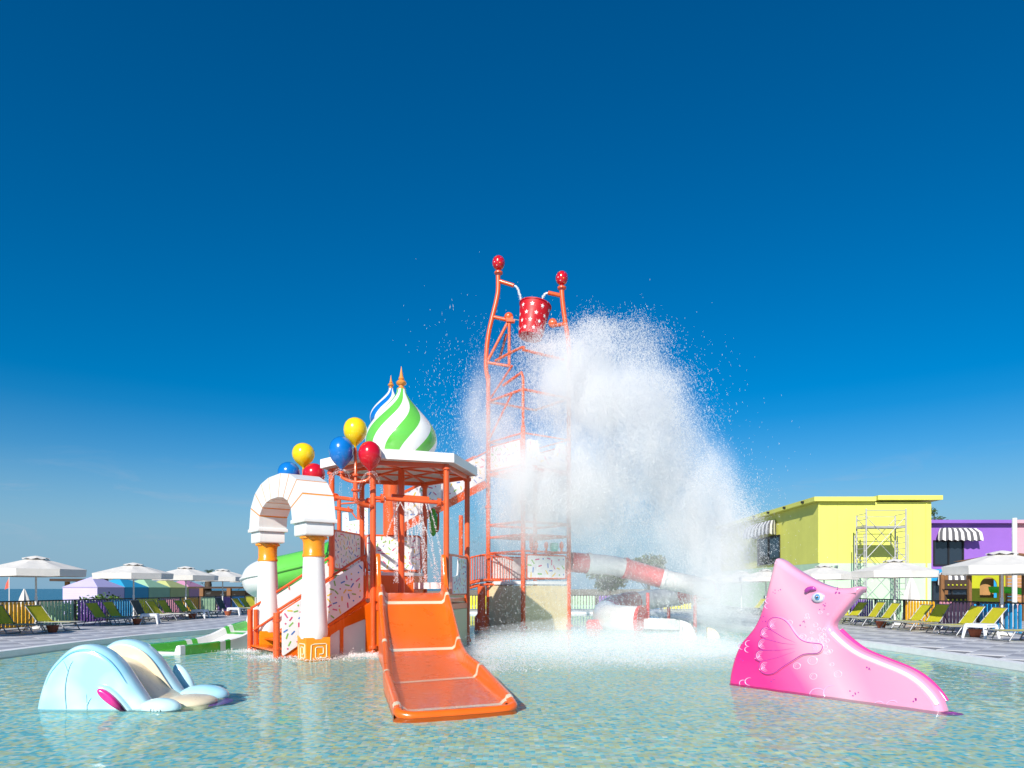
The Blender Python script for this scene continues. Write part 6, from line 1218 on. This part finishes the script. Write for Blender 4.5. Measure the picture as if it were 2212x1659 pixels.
# the main body of mist: one closed volume whose density falls off softly and is torn into falling wisps
VB = [(1255, 840, 150, 150, 24.8, 1.7, .85), (1370, 930, 165, 190, 24.6, 1.7, .70), (1200, 1050, 165, 165, 24.2, 1.5, 1.0), (1320, 1080, 190, 130, 25.2, 1.6, .50), (1125, 1070, 110, 180, 24.4, 1.2, .60), (1490, 1080, 135, 190, 25.3, 1.5, .60), (1565, 1200, 105, 190, 25.2, 1.5, .62), (1330, 1240, 340, 150, 23.2, 1.6, .11), (1065, 930, 95, 200, 25.6, 1.2, .42), (1560, 1320, 110, 130, 23.5, 1.9, .34)]
m = bpy.data.materials.new('bucket_mist'); m.use_nodes = True; t = m.node_tree; t.nodes.clear(); out = N(t, 'ShaderNodeOutputMaterial'); pv_ = N(t, 'ShaderNodeVolumePrincipled', i={'Anisotropy': -.2}); pv_.inputs['Color'].default_value = (.99, .99, .99, 1); c = N(t, 'ShaderNodeTexCoord'); acc = None; lo_, hi_ = Vector((9e9,) * 3), Vector((-9e9,) * 3)
for (x, y, rx, ry, d, dep, dn) in VB:
    c_ = P(x, y, d); r3 = Vector((rx * d / F, dep, ry * d / F)); sb = N(t, 'ShaderNodeVectorMath', operation='SUBTRACT'); sb.inputs[1].default_value = c_; ml = N(t, 'ShaderNodeVectorMath', operation='DIVIDE'); ml.inputs[1].default_value = r3; le_ = N(t, 'ShaderNodeVectorMath', operation='LENGTH')
    mr = N(t, 'ShaderNodeMapRange', i={'From Min': 1.0, 'From Max': .1, 'To Min': 0, 'To Max': dn * 2.0}, interpolation_type='SMOOTHSTEP'); t.links.new(c.outputs['Object'], sb.inputs[0]); t.links.new(sb.outputs[0], ml.inputs[0]); t.links.new(ml.outputs[0], le_.inputs[0]); t.links.new(le_.outputs['Value'], mr.inputs['Value'])
    if acc is None: acc = mr.outputs[0]
    else: ad = N(t, 'ShaderNodeMath', operation='ADD'); t.links.new(acc, ad.inputs[0]); t.links.new(mr.outputs[0], ad.inputs[1]); acc = ad.outputs[0]
    for k in range(3): lo_[k] = min(lo_[k], c_[k] - r3[k]); hi_[k] = max(hi_[k], c_[k] + r3[k])
mpn = N(t, 'ShaderNodeMapping', i={'Scale': (1.1, 1.1, .55), 'Rotation': (0, R(-14), 0)}); nz_ = N(t, 'ShaderNodeTexNoise', i={'Scale': 1.0, 'Detail': 4, 'Roughness': .62, 'Distortion': .3}); mr = N(t, 'ShaderNodeMapRange', i={'From Min': .36, 'From Max': .66, 'To Min': .12, 'To Max': 1.75}); mu = N(t, 'ShaderNodeMath', operation='MULTIPLY')
t.links.new(c.outputs['Object'], mpn.inputs[0]); t.links.new(mpn.outputs[0], nz_.inputs['Vector']); t.links.new(nz_.outputs['Fac'], mr.inputs['Value']); t.links.new(acc, mu.inputs[0]); t.links.new(mr.outputs[0], mu.inputs[1]); t.links.new(mu.outputs[0], pv_.inputs['Density']); t.links.new(pv_.outputs[0], out.inputs['Volume'])
lo_.z = max(lo_.z, .012); tag(obj('bucket_mist', MB().box((lo_ + hi_) / 2, hi_ - lo_), m), 'soft torn cloud of mist hanging round the bucket tower', 'mist', None, 'stuff')
S.cycles.volume_step_rate = .8; S.cycles.volume_max_steps = 128
# single flying drops, stretched along their fall
def drops(name, pts, ln, wd, label, cat_):
    n_ = len(pts); u = g.normal(0, .22, (n_, 3)); u[:, 2] = -1; u /= np.linalg.norm(u, axis=1)[:, None]; a = np.cross(u, [0, 1, 0]); a /= np.linalg.norm(a, axis=1)[:, None]; b_ = np.cross(u, a)
    V_ = np.stack([pts + u * ln[:, None], pts - u * ln[:, None], pts + a * wd[:, None], pts + b_ * wd[:, None], pts - a * wd[:, None], pts - b_ * wd[:, None]], 1).reshape(-1, 3)
    Fc = np.array([(0, 3, 2), (0, 4, 3), (0, 5, 4), (0, 2, 5), (1, 2, 3), (1, 3, 4), (1, 4, 5), (1, 5, 2)]); Fa = (np.arange(n_)[:, None, None] * 6 + Fc[None]).reshape(-1)
    me = bpy.data.meshes.new(name); me.vertices.add(len(V_)); me.vertices.foreach_set('co', V_.ravel().astype(np.float32)); me.loops.add(len(Fa)); me.loops.foreach_set('vertex_index', Fa); me.polygons.add(len(Fa) // 3); me.polygons.foreach_set('loop_start', np.arange(len(Fa) // 3) * 3); me.update(); me.materials.append(SPRAY)
    o = bpy.data.objects.new(name, me); COL.objects.link(o); return tag(o, label, cat_, kind='stuff')
ND = 11000; ii = g.choice(len(BL), ND, p=W); q = np.array(BL)[ii]; x = q[:, 0] + g.normal(0, 1, ND) * q[:, 2] * 1.5; y = q[:, 1] + g.normal(0, 1, ND) * q[:, 3] * 1.45 + 8; d = q[:, 5] + g.normal(0, 1, ND) * q[:, 6] * 1.3
extra = 3500; ex_, ey_, ed_ = g.normal(1010, 60, extra), g.normal(1010, 130, extra), g.uniform(20, 26, extra); x = np.concatenate([x, ex_]); y = np.concatenate([y, ey_]); d = np.concatenate([d, ed_])
pts = np.stack([(x - CX) * d / F, d, CAMZ + (HZ - y) * d / F], 1); pts = pts[(pts[:, 2] > .05)]; n_ = len(pts); drops('flying_drop', pts, g.gamma(2.2, .010, n_) + .006, g.gamma(3, .0011, n_) + .0015, 'scattered single drops flying round the cloud of spray', 'spray')
# water curtain below the spray bar, jets from balloons and spouts
def jets(name, paths, n_, r_, label, jit=.02):
    P_ = []
    for pth in paths:
        pth = np.array([tuple(p) for p in pth]); tt = g.random(n_) * (len(pth) - 1.001); k = tt.astype(int); f = (tt - k)[:, None]; P_.append(pth[k] * (1 - f) + pth[k + 1] * f + g.normal(0, 1, (n_, 3)) * jit * (.25 + .75 * (tt / len(pth)))[:, None])
    P_ = np.concatenate(P_); tag(cloud(name, P_, g.lognormal(math.log(r_), .3, len(P_))), label, 'water jet')
pth = []
for k in range(17):
    a = SPRAY_A.lerp(SPRAY_B, (k + .5) / 17) - Z3 * .06; nf = Vector((.29, -.957, 0)); dx_ = g.normal(0, .04)
    pth.append([a + nf * (.05 * s) + Vector((dx_ * s, 0, -.11 * s * (1 + .12 * s))) for s in range(0, 10)])
jets('water_curtain', pth, 420, .0052, 'thin curtain of water falling from the spray bar over the slide top', .02)
def arc(p, vx, vy, vz, T_, k=10): return [Vector((p.x + vx * T_ * i / k, p.y + vy * T_ * i / k, p.z + vz * T_ * i / k - 4.9 * (T_ * i / k) ** 2)) for i in range(k + 1)]
jj = []
for b_ in (b1, b2_):
    for k in range(8): a = 2 * math.pi * k / 8 + .3; jj.append(arc(b_ + Z3 * .02, g.uniform(.6, 1.3) * math.cos(a), g.uniform(.6, 1.3) * math.sin(a), g.uniform(.0, .9), g.uniform(.45, .7)))
for k in range(4): jj.append(arc(b1, -2.6 - .15 * k, -.2 + .3 * k, -.1 - .35 * k, .33))
jets('balloon_jet', jj, 130, .0032, 'fine arcs of water squirting from the near balloon cluster', .012)
jets('spout_stream', [arc(P(1111, 618, YM - .1), .7, -.1, .3, .42), arc(P(1183, 633, YR), -.9, 0, .2, .36)], 900, .008, 'two streams pouring from the mast spouts into the bucket', .03)
# foam at the feet of stair, pedestal and slide, and water sheet on the slide
fo = []
for (cx_, cy_, rr_, n_) in ((-5.3, 15.2, .45, 1100), (-4.3, 14.8, .5, 1300), (-3.6, 15.5, .5, 1700), (-6.3, 16.6, .4, 900), (-3.1, 15.6, .3, 1000), (-.75, 12.9, .5, 1500)):
    a = g.uniform(0, 6.283, n_); r_ = rr_ * np.abs(g.normal(0, .8, n_)); fo.append(np.stack([cx_ + r_ * np.cos(a) * 1.4, cy_ + r_ * np.sin(a), .004 + g.gamma(1, .018, n_)], 1))
fo = np.concatenate(fo); tag(cloud('foam', fo, g.lognormal(math.log(.0055), .4, len(fo))), 'white foam round the foot of the stair and columns', 'foam')

for o in bpy.data.objects:                                  # whatever stands in the water is lit through it
    if o.type == 'MESH' and o.parent and o.parent.name.split('.')[0] in ('wide_slide', 'animal_slide', 'fish_slide', 'green_slide', 'stair', 'gateway_arch', 'canopy_tower', 'bucket_tower'): o.cycles.is_caustics_receiver = True
bpy.data.objects['pool_coping'].cycles.is_caustics_receiver = True
